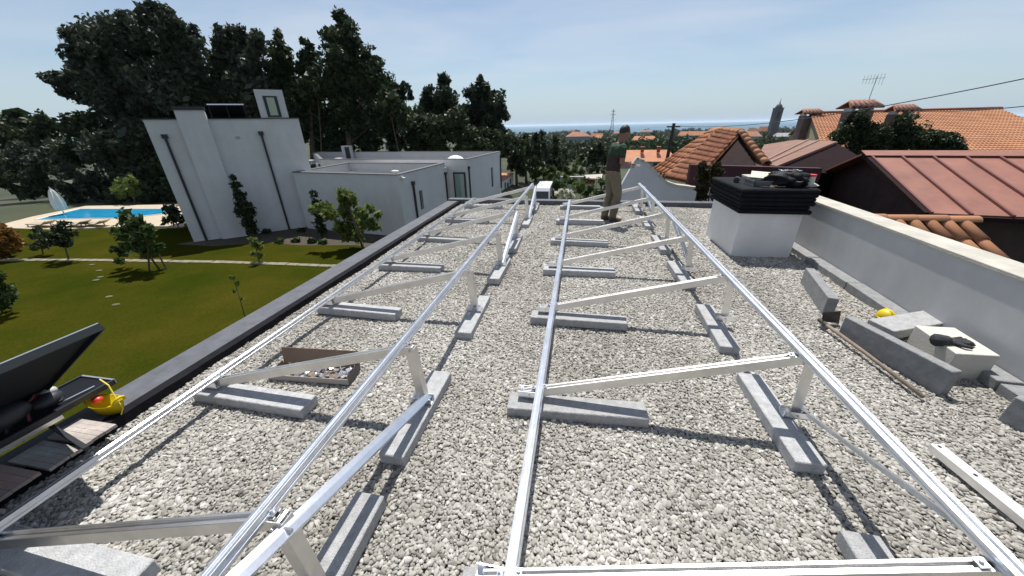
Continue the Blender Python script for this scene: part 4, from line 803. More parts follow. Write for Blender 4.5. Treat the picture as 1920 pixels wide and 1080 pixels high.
# closed parasol
q = at(121, 402, z=ZP+.06); tq = at(90, 353, v=q.y); t = thing('parasol', (q.x, q.y, ZP+.06), 'closed white parasol beside the pool', 'parasol')
b = MB(); H_ = tq.z-ZP; b.tube([(q.x, q.y, ZP+.06), (q.x, q.y, ZP+H_+.1)], .04, 8); part('pole', b, ALU_D, t)
b = MB(); rr_ = []; n = 16
for j, (h_, r_t) in enumerate(((.2, .30), (.45, .34), (.7, .27), (.88, .17), (1.0, .03))):
    rr_ += [Vector((q.x + r_t*math.cos(a)*(1+.18*math.cos(8*a)), q.y + r_t*math.sin(a)*(1+.18*math.cos(8*a)), ZP+.06+(H_-.06)*h_)) for a in (2*math.pi*k/n for k in range(n))]
b.add(rr_, [(j*n+k, j*n+(k+1) % n, (j+1)*n+(k+1) % n, (j+1)*n+k) for j in range(4) for k in range(n)]+[tuple(range(n))[::-1]]); part('canopy', b, mat('white_canvas', (.62, .60, .54), .9), t)
# loungers
for i, (x, y) in enumerate(((75, 424), (140, 424), (175, 423))):
    q = at(x, y, z=ZP+.06); t = thing('sun_lounger', (q.x, q.y, ZP+.06), ['white sun lounger at the left end of the pool deck', 'white sun lounger in the middle of the pool deck', 'white sun lounger nearest the lawn tree on the deck'][i], 'sun lounger', 'loungers on the pool deck')
    LW = mat('lounger_white', (.33, .28, .21), .8) if i == 0 else LW
    b = MB(); b.box((q.x, q.y, ZP+.24), (1.4, .6, .05)); part('seat', b, LW, t); b = MB(); b.slab([(q.x+.7, q.y-.3, ZP+.26), (q.x+.7, q.y+.3, ZP+.26), (q.x+1.3, q.y+.3, ZP+.5), (q.x+1.3, q.y-.3, ZP+.5)], (-.6, 0, .7), .05); part('backrest', b, LW, t)
    for dx_, dy_ in ((-.6, -.25), (-.6, .25), (.6, -.25), (.6, .25)): b = MB(); b.bar((q.x+dx_, q.y+dy_, ZP+.06), (q.x+dx_, q.y+dy_, ZP+.215), .05, .05, (0, 1, 0)); part('leg', b, LW, t)

# lawn trees and shrubs
def lawn_base(x, y): return at(x, y, z=G)
def ltree(name, label, cat, circ, bx, by, m_, size, n_per, **k):
    q = lawn_base(bx, by); return tree(name, label, cat, circ, q.y, m_, size, n_per, base=q, **k)
t = ltree('staked_tree', 'young staked tree with loose foliage in the middle of the lawn', 'tree', [(236,408,13),(250,420,20),(228,432,18),(262,438,20),(280,425,12),(245,455,20),(272,462,18),(222,470,14),(292,465,11),(225,488,8)], 300, 506, L_MID, .20, 65, tr=.045, sub=10, subr=.36)
for dx_, dy_ in ((-20, 2), (12, -1)):
    a = lawn_base(300+dx_, 506+dy_); c = at(285+dx_*.4, 462, v=a.y); b = MB(); b.tube([a, c], .035, 6); part('stake', b, BARK, t)
ltree('young_tree', 'thin young tree on the lawn below the pool loungers', 'tree', [(115,425,13),(105,440,15),(128,440,12),(118,455,13),(95,452,10)], 128, 487, L_DARK, .18, 55, tr=.04, sub=8)
ltree('thin_shrub', 'sparse brownish shrub left of the thin young tree', 'shrub', [(75,440,12),(88,455,12),(72,460,10)], 80, 476, L_DARK, .18, 30, tr=.03)
ltree('rusty_shrub', 'orange-brown shrub at the left edge of the lawn', 'shrub', [(8,445,16),(25,455,14),(5,468,16),(0,430,12)], 8, 482, L_ORANGE, .2, 80, tr=.04)
ltree('green_shrub', 'bright green shrub cut off by the left edge', 'shrub', [(-6,540,16),(2,560,14),(-10,520,14),(4,575,8)], 2, 585, L_MID, .14, 80, tr=.03)
ltree('column_cypress', 'slim columnar tree against the tall white wall', 'tree', [(437,332,6),(442,348,9),(448,365,12),(455,382,14),(462,400,16),(468,418,15),(473,432,10)], 478, 447, L_DARK, .16, 110, tr=.05, sub=10, subr=.5)
ltree('column_cypress', 'slim columnar shrub behind the yellow-leaved bush', 'tree', [(588,365,9),(592,382,10),(596,400,11),(600,418,12),(603,432,10)], 604, 444, L_DARK, .16, 110, tr=.05, sub=10, subr=.5)
ltree('magnolia_bush', 'large-leaved bush with pale yellow tips before the low wing', 'bush', [(645,362,12),(638,378,16),(660,375,14),(610,388,14),(625,400,18),(650,402,22),(680,398,14),(695,392,9),(590,392,9),(660,425,22),(690,420,16),(635,425,16),(710,402,8),(705,425,10),(672,440,14),(650,445,10)], 682, 468, L_LIGHT, .22, 140, tr=.07, sub=8, subr=.4, slim=.42)
ltree('young_shrub', 'small yellow-green shrub on the lawn before the columnar tree', 'shrub', [(474,450,8),(482,462,9),(478,476,8),(488,478,6)], 486, 492, L_LIGHT, .16, 70, tr=.03)
ltree('sapling', 'spindly sapling on the lawn nearest the parapet', 'sapling', [(436,520,5),(445,530,5),(440,545,4),(452,560,3)], 460, 598, L_LIGHT, .09, 70, tr=.018, limbs=2)
for i, (x, y) in enumerate(((523, 455), (554, 453), (584, 455), (605, 456), (500, 437), (565, 434))):
    ltree('bed_plant', ['small spiky plant at the left of the flower bed', 'small reddish plant in the middle of the flower bed', 'small dark plant before the columnar shrub', 'spiky plant before the yellow-leaved bush', 'small bush at the wall beside the downpipe', 'dark low bush at the foot of the tall wall\'s right end'][i], 'plant', [(x, y-4, 5), (x+5, y-3, 4), (x-5, y-2, 4)], x, y+1, L_MID if i < 4 else L_DARK, .16, 70, group='plants in the flower bed', tr=.015, limbs=2)

# ------------------------------------------------------------------ right-hand neighbours
def tile_mesh(L=.42, r=.085, r2=.07, n=7, t=.012):
    """one barrel tile, arch upwards, running along +X from upper end (0) to lower end (L)"""
    b = MB(); vs = []
    for x, rr in ((0, r2), (L, r)):
        for k in range(n): a = math.pi*k/(n-1); vs.append((x, rr*math.cos(a), rr*math.sin(a)*.8))
    vs += [(p[0], p[1]*(1-t/.085), p[2]-t*.9) for p in vs[:2*n]]
    fs = [(k, k+1, n+k+1, n+k) for k in range(n-1)] + [(2*n+k, 3*n+k, 3*n+k+1, 2*n+k+1) for k in range(n-1)] + [(n+k, n+k+1, 3*n+k+1, 3*n+k) for k in range(n-1)]
    b.add(vs, fs); return b
def tile_roof(parent, A, B_, D, Cx, cols, rows, m_, sub='tile', r=None, lift=.0):
    """barrel tiles on the quad A-B (top) / D-C (bottom); each tile is an object sharing one mesh"""
    A, B_, D, Cx = map(Vector, (A, B_, D, Cx)); L = ((D-A).length+(Cx-B_).length)/2/rows; w = ((B_-A).length+(Cx-D).length)/2/cols
    rr = r or w*.40; me = mesh_of(tile_mesh(L*1.12, rr, rr*.84), sub, m_, smooth='raw'); o0 = org_of(parent)
    for i in range(cols):
        for j in range(rows):
            s = (i+.5)/cols; a = A.lerp(B_, s); d = D.lerp(Cx, s); p = a.lerp(d, j/rows); x = (d-a).normalized(); w_ = (B_-A).normalized(); nz = w_.cross(x); nz = (nz if nz.z > 0 else -nz).normalized(); y = nz.cross(x)
            Mm = Matrix((x, y, nz)).transposed().to_4x4() @ Matrix.Rotation(R(random.uniform(-1.5, 1.5)), 4, 'Z') @ Matrix.Rotation(R(-2.2), 4, 'Y'); Mm.translation = p - o0 + nz*(lift+random.uniform(0, .006))
            link_mesh(sub, me, parent, M=Mm)
def tile_field(parent, A, B_, D, Cx, cols, rows, m_):
    """the same tiles too small to pick apart: one joined mesh"""
    A, B_, D, Cx = map(Vector, (A, B_, D, Cx)); b = MB(); n = cols*4
    for j in range(rows):
        for e in (0, 1):
            tj = (j+e)/rows
            for k in range(n+1):
                s = k/n; p = A.lerp(B_, s).lerp(D.lerp(Cx, s), tj); x = (D-A).normalized(); nz = (B_-A).cross(D-A); nz = (nz if nz.z > 0 else -nz).normalized()
                b.v.append(p + nz*(.055*abs(math.sin(s*cols*math.pi)) + (.035 if e else 0)))
    w = n+1
    for j in range(rows):
        b.f += [(2*j*w+k, 2*j*w+k+1, (2*j+1)*w+k+1, (2*j+1)*w+k) for k in range(n)]
        if j < rows-1: b.f += [((2*j+1)*w+k, (2*j+1)*w+k+1, (2*j+2)*w+k+1, (2*j+2)*w+k) for k in range(n)]
    o = part('tile_field', b, m_, parent); o['kind'] = 'stuff'; return o
# red sheet-metal roof
rh = thing('red_roof_house', (9.5, 11.5, -3.98), 'dark house under a red standing-seam metal roof beyond the right wall', 'house')
RA = Vector((7.6, 11.56, .87)); rd = Vector((1, -.146, 0)).normalized(); rp = Vector((rd.y, -rd.x, 0)); LEN = 9.0   # ridge start, ridge direction, across
E1 = Vector((7.27, 8.68, -.10)); E2 = Vector((8.1, 14.4, -.10))
def rfp(s, t_): # front slope: s along ridge, t 0 ridge .. 1 eave
    return RA.lerp(E1, t_) + rd*s
nf = (rfp(1, 0)-rfp(0, 0)).cross(rfp(0, 1)-rfp(0, 0)); nf = (nf if nf.z > 0 else -nf).normalized()
k = 0; s = .0; PW = .62
while s < LEN:
    b = MB(); e = min(s+PW, LEN); b.slab([rfp(s+.012, .06), rfp(e-.012, .06), rfp(e-.012, 1), rfp(s+.012, 1)], nf, .03); part('roof_sheet', b, METALRED, rh)
    b = MB(); b.bar(rfp(s, .05)+nf*.02, rfp(s, 1.012)+nf*.02, .045, .055, nf); part('seam', b, METALRED_D, rh); s += PW
b = MB(); b.slab([rfp(-.12, -.02)+nf*.05, rfp(LEN, -.02)+nf*.05, rfp(LEN, .085)+nf*.05, rfp(-.12, .085)+nf*.05], nf, .02); part('ridge_flashing', b, METALRED, rh)
b = MB(); b.slab([rfp(-.10, 0)+nf*.012, rfp(-.02, 0)+nf*.012, rfp(-.02, 1)+nf*.012, rfp(-.10, 1)+nf*.012], nf, .10); part('verge_board', b, MAROON, rh)
b = MB(); b.bar(rfp(-.1, 1.015)-Vector((0, 0, .06)), rfp(LEN, 1.015)-Vector((0, 0, .06)), .09, .09); part('gutter', b, MAROON, rh)
nb_ = Vector((-nf.x, -nf.y, nf.z)); BA = RA+Vector((0, 0, -.004))
b = MB(); b.slab([BA-rd*.1, BA+rd*LEN, E2+rd*LEN, E2-rd*.1], nb_, .05); part('rear_roof', b, METALRED, rh)
ins = rd*.35
b = MB(); fr = E1+rd*.25+Vector((.04, .28, 0)); bk2 = E2+rd*.25-Vector((.04, .28, 0)); ap = RA+rd*.25-Vector((0, 0, .06))
vs = [fr+Vector((0, 0, -.02)), ap, bk2+Vector((0, 0, -.02)), Vector((bk2.x, bk2.y, -4.1)), Vector((fr.x, fr.y, -4.1))]
b.slab(vs, (-1, .1, 0), .2); part('gable_wall', b, mat('brown_boards', (.060, .034, .030), .85, var=.25, scale=3, streak=.3), rh)
b = MB(); p, q = fr+rd*.2, fr+rd*(LEN-.3); b.prism([xy(p), xy(q), (q.x+.03, q.y+.2), (p.x+.03, p.y+.2)], -4.1, -.19); part('front_wall', b, bpy.data.materials['brown_boards'], rh)
# narrow tiled lean-to just beyond the wall
lt = thing('tiled_lean_to', (5.3, 6.2, -3.98), 'small clay-tiled roof just beyond the right-hand wall', 'lean-to')
A_, B_ = Vector((4.2, 6.79, .17)), Vector((6.29, 6.79, .17)); D_, C_ = Vector((4.2, 5.65, -.42)), Vector((6.29, 5.65, -.42))
b = MB(); b.slab([A_+Vector((0, 0, -.03)), B_+Vector((0, 0, -.03)), C_+Vector((0, 0, -.03)), D_+Vector((0, 0, -.03))], (0, -.4, 1), .08); part('deck', b, TERRA_D, lt)
b = MB(); b.prism([(4.2, 5.75), (6.22, 5.75), (6.22, 6.85), (4.2, 6.85)], -4.0, -.45); b.prism([(4.2, 6.70), (6.22, 6.70), (6.22, 6.85), (4.2, 6.85)], -.448, .04); part('wall', b, MAROON, lt)
tile_roof(lt, A_, B_, D_, C_, 9, 3, TERRA_P, r=.095)
rm_ = mesh_of(tile_mesh(.5, .10, .088), 'ridge_tile', TERRA_P, smooth='raw')
for k in range(5):
    Mm = Matrix.Rotation(0, 4, 'Z'); Mm.translation = Vector((4.15+k*.43, 6.80, .185+.004*(k % 2))) - lt.location; link_mesh('ridge_tile', rm_, lt, M=Mm)
# sloping white gable wall at the far right corner, clay roof behind it
gw = thing('gable_parapet', (2.3, 10.5, -3.9), 'blue-grey shaded wall with a curved cream-capped top beyond the roof end', 'wall')
prof = [at(x, y, v=10.5) for x, y in ((1163, 352), (1172, 335), (1184, 314), (1195, 299), (1205, 303), (1220, 315), (1236, 332), (1250, 344), (1268, 350), (1300, 354), (1345, 358))]
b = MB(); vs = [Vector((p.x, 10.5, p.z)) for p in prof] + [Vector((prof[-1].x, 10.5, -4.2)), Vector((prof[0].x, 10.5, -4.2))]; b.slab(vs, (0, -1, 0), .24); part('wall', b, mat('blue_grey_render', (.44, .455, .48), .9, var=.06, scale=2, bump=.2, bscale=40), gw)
for p, q in zip(prof[:-1], prof[1:]):
    if q.z > p.z and p.x < prof[2].x: continue
    b = MB(); d = (q-p).normalized(); b.bar(p-d*.01+Vector((0, .12, .03)), q+d*.01+Vector((0, .12, .03)), .30, .05); part('coping', b, CREAM, gw)
th = thing('tiled_house', (4.4, 14, -4), 'house with a steep orange clay-tile roof and dark gable behind the chimney', 'house')
A_ = at(1388, 249, v=13.4); B_ = at(1349, 243, v=17.2); C_ = at(1251, 334, v=14.6); D_ = at(1302, 342, v=11.4)
b = MB(); nq = (B_-A_).cross(D_-A_); nq = (nq if nq.z > 0 else -nq).normalized(); b.slab([A_, B_, C_, D_], nq, .05); b.v; part('roof_deck', b, TERRA_D, th)
tile_roof(th, A_, B_, D_, C_, 15, 11, TERRA_D, lift=.01)
P1_ = at(1228, 315, v=17.5); b = MB(); b.slab([B_, C_, P1_], (0, .3, 1), .05); part('roof_deck', b, TERRA, th)
tile_roof(th, B_+Vector((-.05, .05, .0)), B_+Vector((-.12, .25, 0)), C_, P1_, 5, 9, TERRA, lift=.01)
rt_me = mesh_of(tile_mesh(.5, .12, .10), 'ridge_tile', TERRA_P, smooth='raw')
def ridge_line(p, q, n, parent, me):
    x = (q-p).normalized(); y = Vector((0, 0, 1)).cross(x).normalized(); z = x.cross(y)
    for k in range(n):
        Mm = Matrix((x, y, z)).transposed().to_4x4(); Mm = Mm @ Matrix.Diagonal(((q-p).length/n/.5*1.1, 1, 1, 1)); Mm.translation = p.lerp(q, k/n) - parent.location + Vector((0, 0, .03)); link_mesh('ridge_tile', me, parent, M=Mm)
ridge_line(B_, C_, 12, th, rt_me); ridge_line(B_, A_, 6, th, rt_me)
R2 = at(1437, 309, v=11.2); b = MB(); b.slab([A_, R2, R2+(B_-A_), B_], (1, 0, 1), .05); part('roof_deck', b, TERRA_D, th)
ridge_line(A_+Vector((0, -.05, 0)), R2, 8, th, rt_me)
tile_roof(th, A_.lerp(B_, .0), A_.lerp(B_, .35), R2, R2.lerp(R2+(B_-A_), .35), 4, 8, TERRA, lift=.01)
b = MB(); b.slab([A_+Vector((0, .12, -.05)), D_+Vector((.1, .35, -.05)), Vector((D_.x+.1, D_.y+.35, -4.2)), Vector((R2.x-.1, R2.y+.35, -4.2)), R2+Vector((-.1, .35, -.05))], (0, -1, 0), .15); part('gable_wall', b, MAROON, th)
# long maroon wall behind the chimney
b = MB(); p, q = at(1296, 309, v=10.9), at(1545, 309, v=10.0); b.prism([xy(p), xy(q), (q.x, q.y+.2), (p.x, p.y+.2)], -4.1, p.z); solo('maroon_wall', b, mat('maroon_paint', (.042, .011, .016), .85, var=.15, scale=2), 'long dark maroon wall behind the white chimney', 'wall', loc=(p.x, p.y, -4.1))
# climbing plants at the corner
for i, (x, lab) in enumerate(((1318, 'dark climbing plant at the roof corner, left of the pair'), (1342, 'dark climbing plant at the roof corner, right of the pair'))):
    q = at(x, 372, v=9.0); tree('climbing_plant', lab, 'plant', [(x-1,310,11),(x+1,322,14),(x-2,334,15),(x+1,346,15),(x-1,357,16),(x,369,15)], 9.0, leafmat('olive_leaf', (.022, .021, .008), (.06, .052, .02)) if i == 0 else bpy.data.materials['olive_leaf'], .05, 230, base=Vector((q.x, q.y, -4)), tr=.05, group='climbing plants at the roof corner', limbs=2, sub=10)
# brown fibre-cement roof
bh = thing('brown_roof_shed', (8, 15, -4.1), 'low shed with a dull brown roof behind the maroon wall', 'shed')
r0, r1, r2, r3, r4 = at(1433, 271, v=19), at(1493, 262, v=20), at(1570, 265, v=15.5), at(1457, 311, v=12.0), at(1415, 303, v=14.5)
b = MB(); b.slab([r0, r1, r2, r3, r4], (0, -.3, 1), .08); part('roof', b, mat('brown_sheet', (.16, .082, .055), .85, scale=3, col2=(.22, .125, .09)), bh)
for tt in (.35, .62): b = MB(); b.bar(r1.lerp(r2, tt)+Vector((0, 0, .04)), r4.lerp(r3, tt)+Vector((0, 0, .04)), .05, .02); part('sheet_joint', b, mat('joint', (.27, .18, .14), .8), bh)
b = MB(); b.slab([r2+Vector((0, .05, -.06)), r3+Vector((0, .05, -.06)), Vector((r3.x, r3.y+.05, -4.1)), Vector((r2.x+2.6, r2.y, -4.1)), Vector((r2.x+2.6, r2.y, -.4))], (0, -1, 0), .1); part('wall', b, MAROON, bh)
# yellow house with the big orange roof
yh = thing('yellow_house', (20, 29, -5), 'ochre house with a broad orange tiled roof at the upper right', 'house')
YL, YR = at(1519, 214, v=31), at(1868, 222, v=31); YE, YF = at(1538, 268, v=25.5), at(1990, 302, v=25.5)
YF.z = YE.z; YR.z = YL.z; YE = YL+(YE-YL)*1.6; YF = YR+(YF-YR)*1.6
tile_field(yh, YL, YR, YE, YF, 62, 32, TERRA_P)
b = MB(); b.tube([YL+Vector((0, 0, .05)), YR+Vector((0, 0, .05))], .13, 8); part('ridge', b, TERRA_D, yh)
YB = at(1478, 252, v=37); YB2 = YB+(YR-YL)
b = MB(); b.slab([YL, YR, YB2, YB], (0, .5, 1), .1); part('rear_roof', b, TERRA_P, yh)
b = MB(); b.slab([YL+Vector((.15, .05, -.15)), YE+Vector((.2, .3, -.15)), Vector((YE.x+.2, YE.y+.3, -6)), Vector((YB.x+.2, YB.y, -6)), YB+Vector((.2, 0, -.15))], (-1, -.2, 0), .2); part('gable_wall', b, mat('ochre_render', (.36, .29, .15), .9, scale=1.2, col2=(.24, .22, .17)), yh)
b = MB(); b.prism([(YE.x+.3, YE.y+.3), (YF.x, YF.y+.3), (YF.x, YF.y+.5), (YE.x+.3, YE.y+.5)], -6, YE.z-.1); part('front_wall', b, bpy.data.materials['ochre_render'], yh)
def clay_chimney(name, px, ytop, ycap, ybase, v, w, label, loc_z=None, wall=None):
    p = at(px, ytop, v=v); q = at(px, ycap, v=v); r_ = at(px, ybase, v=v); t = thing(name, (q.x, q.y, r_.z), label, 'chimney', 'clay-capped chimneys')
    b = MB(); b.prism([(q.x-w*.36, q.y-w*.3), (q.x+w*.36, q.y-w*.3), (q.x+w*.36, q.y+w*.3), (q.x-w*.36, q.y+w*.3)], r_.z-.8, q.z-.14); part('stack', b, wall or mat('old_brick', (.19, .13, .11), .9, var=.2, scale=4), t)
    for sx_ in (-1, 1):
        b = MB(); b.box((q.x+sx_*w*.3, q.y, q.z-.07), (w*.1, w*.5, .145)); part('support', b, HOUSE_W, t)
    b = MB(); b.slab([(q.x-w*.55, q.y-w*.45, q.z), (q.x+w*.55, q.y-w*.45, q.z), (q.x+w*.42, q.y, p.z), (q.x-w*.42, q.y, p.z)], (0, -1, 1), .05); b.slab([(q.x-w*.42, q.y, p.z), (q.x+w*.42, q.y, p.z), (q.x+w*.55, q.y+w*.45, q.z), (q.x-w*.55, q.y+w*.45, q.z)], (0, 1, 1), .05); cp = part('cap', b, TERRA_D, t)
    me = mesh_of(tile_mesh(w*.55, w*.075, w*.06), 'cap_tile', mat('chalky_tile', (.36, .20, .15), .9, var=.3, scale=6), smooth='raw')
    for k in range(6):
        a = Vector((q.x-w*.36+w*.144*k, q.y, p.z+.01)); d = Vector((q.x-w*.46+w*.184*k, q.y-w*.46, q.z+.01)); x = (d-a).normalized(); y = Vector((1, 0, 0)); y = (y-x*y.dot(x)).normalized(); z = x.cross(y); z = z if z.z > 0 else -z; y = z.cross(x)
        Mm = Matrix((x, y, z)).transposed().to_4x4(); Mm.translation = a - org_of(cp); link_mesh('cap_tile', me, cp, M=Mm)
    return t
clay_chimney('clay_chimney', 1518, 205, 213, 240, 31, 1.25, 'chimney with tiled cap at the left end of the yellow house ridge')
clay_chimney('clay_chimney', 1611, 189, 202, 225, 21, 1.22, 'largest tile-capped chimney, rising from the ivy below the antenna')
clay_chimney('clay_chimney', 1690, 197, 208, 225, 21, .95, 'tile-capped chimney rising from the ivy, right of the largest one')
IVC = [(1607,225,26),(1580,256,26),(1620,258,34),(1655,262,34),(1690,236,28),(1690,268,34),(1725,256,33),(1755,262,33),(1783,270,27),(1802,282,16),(1640,285,28),(1740,284,28),(1600,285,24)]
ivh = at(1690, 300, v=20.5)
tree('ivy_mound', 'dark rounded mass of ivy in front of the orange roof', 'ivy', IVC, 20.3, L_DARK, .10, 150, base=Vector((ivh.x, ivh.y, -4.2)), tr=.15, jit=.2, sub=26, subr=.36)
# antenna
ap_ = at(1628, 190, v=21); at2 = at(1640, 143, v=21); t = thing('tv_antenna', (ap_.x, ap_.y, ap_.z), 'television antenna on a thin mast above the largest chimney', 'antenna')
b = MB(); b.tube([ap_-Vector((0, 0, .8)), Vector((ap_.x, ap_.y, at2.z))], .018, 6); part('mast', b, ALU_D, t)
b = MB(); zA = at2.z-.12; b.bar((ap_.x-.55, ap_.y, zA), (ap_.x+.35, ap_.y, zA+.05), .02, .02); part('boom', b, ALU_D, t)
for k in range(7): b = MB(); b.bar((ap_.x-.5+.13*k, ap_.y, zA-.16-.012*k), (ap_.x-.5+.13*k, ap_.y, zA+.16+.012*k), .012, .012, (0, 1, 0)); part('element', b, ALU_D, t)

# ------------------------------------------------------------------ middle distance: van, garden, trees, poles
vq = ground_hit(1016, 392); vt = Vector((-2.9, 34.0, terrain(-2.9, 34)))
vtop = at(1020, 350, v=34).z; k = (vtop-vt.z)
van = thing('white_van', vt, 'white van parked in the lane beyond the far parapet', 'van'); VW = mat('van_white', (.72, .73, .74), .3, coat=.6)
x0, x1 = at(1004, 365, v=33).x, at(1026, 365, v=33).x; W_ = x1-x0+.35; xc = (x0+x1)/2+.05; hh = k; yb = 33.0
b = MB(); pr = [(0, .35), (0, 1.05), (.10, 1.15), (.55, 1.95*hh/2.3), (.8, hh-.03), (1.1, hh), (4.6, hh), (4.75, hh-.15), (4.8, .35)]
vs = [Vector((xc+s_*W_/2*(.96 if z > 1.2 else 1), yb+y, vt.z+z)) for s_ in (-1, 1) for y, z in pr]; n = len(pr)
b.add(vs, [tuple(range(n))[::-1], tuple(range(n, 2*n))] + [(i, (i+1) % n, n+(i+1) % n, n+i) for i in range(n)]); part('body', b, VW, van, .03)
b = MB(); b.slab([(xc-W_*.43, yb+.10, vt.z+1.20), (xc+W_*.43, yb+.10, vt.z+1.20), (xc+W_*.40, yb+.52, vt.z+1.93*hh/2.3), (xc-W_*.40, yb+.52, vt.z+1.93*hh/2.3)], (0, -.85, .5), -.02); part('windscreen', b, mat('dark_glass', (.02, .025, .03), .08, spec=.7), van)
for s_ in (-1, 1):
    b = MB(); b.box((xc+s_*W_*.40, yb-.01, vt.z+.82), (.26, .06, .2)); part('headlight', b, GLASS, van)
    b = MB(); b.box((xc+s_*(W_/2+.12), yb+.5, vt.z+1.35), (.16, .08, .28)); part('mirror', b, BLACKM, van)
    for y in (.85, 3.8):
        b = MB(); b.tube([(xc+s_*(W_/2-.22), yb+y, vt.z+.34), (xc+s_*(W_/2+.01), yb+y, vt.z+.34)], [.34, .34], 18); wh = part('wheel', b, BLACKM, van); b = MB(); b.tube([(xc+s_*(W_/2+.005), yb+y, vt.z+.34), (xc+s_*(W_/2+.02), yb+y, vt.z+.34)], [.2, .2], 14); part('rim', b, ALU_D, wh)
b = MB(); b.box((xc, yb-.03, vt.z+.5), (W_*.96, .12, .24)); part('bumper', b, BLACKM, van)
sheet('lane', [(-5.5, 29), (.6, 29), (.2, 36), (-5.5, 36)], -5.745, mat('lane_asphalt', (.11, .10, .095), .9, var=.2, scale=2))
def gtree(name, label, cat, circ, by, m_, size, n_per, **k):
    bx = sum(c[0] for c in circ)/len(circ); q = ground_hit(bx, by); return tree(name, label, cat, circ, q.y, m_, size, n_per, base=q, **k)
tree('blossom_bush', 'bush covered in white blossom right of the van', 'bush', [(1045,364,8),(1053,359,8),(1068,361,9),(1074,368,7),(1058,369,8)], 30, L_WHITE, .16, 110, base=Vector((at(1058, 380, v=30).x, 30, -4)), tr=.05, limbs=3)
GD = [('leafy shrub behind the blossom bush', [(1040,342,9),(1052,346,9),(1044,352,8)], 36, L_MID), ('bright green shrub in the garden under the shed', [(1080,350,9),(1092,346,9),(1086,356,9)], 36, L_LIGHT), ('green garden shrub left of the standing man', [(1108,352,10),(1100,362,9),(1118,364,9)], 34, L_MID), ('yellow-green plants at the man\'s knees', [(1118,372,6),(1108,372,6),(1126,368,6)], 32, L_LIGHT), ('dark shrub right of the standing man', [(1168,365,9),(1172,375,7),(1160,372,7)], 20, L_DARK),
      ('low green bushes at the lane edge', [(1032,332,9),(1046,330,8),(1060,332,8)], 46, L_MID), ('round green bush left of the small garden shed', [(1066,325,10),(1078,318,10),(1060,316,8)], 52, L_MID)]
GD += [('dark green shrub between lane and garden wall', [(1050,318,10),(1062,306,11),(1048,300,9)], 62, L_DARK), ('leafy green bush behind the garden wall', [(1078,312,10),(1090,322,9),(1072,330,7)], 56, L_MID), ('dense green bush below the round dark tree', [(1108,318,10),(1120,314,10),(1134,318,9)], 50, L_DARK), ('green bush beside the man\'s elbow', [(1132,340,9),(1140,352,9),(1124,340,8)], 38, L_MID), ('dark bush right behind the man\'s legs', [(1128,362,9),(1140,370,9),(1150,362,8)], 30, L_DARK), ('leafy bush between the van and the blossom', [(1036,362,7),(1040,372,6),(1036,350,7)], 37, L_MID), ('wide green bush in front of the garden wall', [(1072,340,9),(1060,342,8),(1096,338,8)], 42, L_MID)]
for lab, ci, v, m_ in GD: tree('garden_shrub', lab, 'shrub', ci, v, m_, .22, 65, tr=.04, group='garden shrubs beyond the roof end', limbs=2)
q = at(1057, 350, v=37); b = MB(); b.tube([(q.x, q.y, q.z-.6), (q.x, q.y, q.z+.9)], [.02, .02], 6); solo('white_flower_spike', b, L_WHITE, 'pale flower spike standing in the garden', 'flower', loc=(q.x, q.y, q.z-.6)) if False else None
# garden wall and small shed
q0, q1 = at(1043, 333, v=46), at(1108, 333, v=46); b = MB(); b.prism([(q0.x, 46), (q1.x, 46), (q1.x, 46.5), (q0.x, 46.5)], -8, q0.z+.12); solo('garden_wall', b, mat('pale_wall', (.42, .42, .38), .9, var=.1, scale=2), 'low pale garden wall beyond the shrubs', 'wall', loc=(q0.x, 46, -6))
sh = thing('garden_shed', (at(1113, 345, v=44).x, 44, -5), 'small open garden shed with a pale sloping roof', 'shed')
s0, s1, s2, s3 = at(1096, 328, v=44), at(1130, 326, v=44), at(1128, 335, v=42), at(1097, 334, v=42)
b = MB(); b.slab([s0, s1, s2, s3], (0, -.4, 1), .1); part('roof', b, mat('shed_roof', (.38, .36, .31), .85), sh)
for p in (s0, s1, s2, s3): b = MB(); b.bar((p.x, p.y, -7), (p.x, p.y, p.z-.1), .1, .1, (0, 1, 0)); part('post', b, BARK, sh)
q = at(1106, 341, v=43); b = MB(); b.slab([q+Vector((-.6, 0, .25)), q+Vector((.6, 0, .25)), q+Vector((.55, -.7, -.1)), q+Vector((-.55, -.7, -.1))], (0, -.5, 1), .06); part('lower_roof', b, TERRA_P, sh)
# white outbuilding at the end of the neighbour's house
ob_ = thing('white_outbuilding', (at(950, 355, v=44).x, 44, -4.6), 'small white outbuilding with a clay-coloured roof past the house corner', 'outbuilding')
o0, o1 = at(941, 340, v=43), at(962, 334, v=50); b = MB(); b.prism([xy(o0), xy(o1), (o1.x-4, o1.y+.4), (o0.x-4, o0.y)], -7.5, o0.z); part('wall', b, HOUSE_W, ob_)
b = MB(); b.prism([(o0.x+.1, o0.y-.1), (o1.x+.1, o1.y+.1), (o1.x-4, o1.y+.5), (o0.x-4, o0.y-.1)], o0.z+.002, o0.z+.12); part('roof', b, TERRA_P, ob_)
for tt in (.25, .72):
    p = o0.lerp(o1, tt); b = MB(); b.box((p.x+.02, p.y, o0.z-.75), (.06, .6, .7)); part('window', b, BLACKM, ob_)
b = MB(); p = o0.lerp(o1, .48); b.box((p.x+.02, p.y, o0.z-1.5), (.06, .9, 1.7)); part('door', b, BLACKM, ob_)

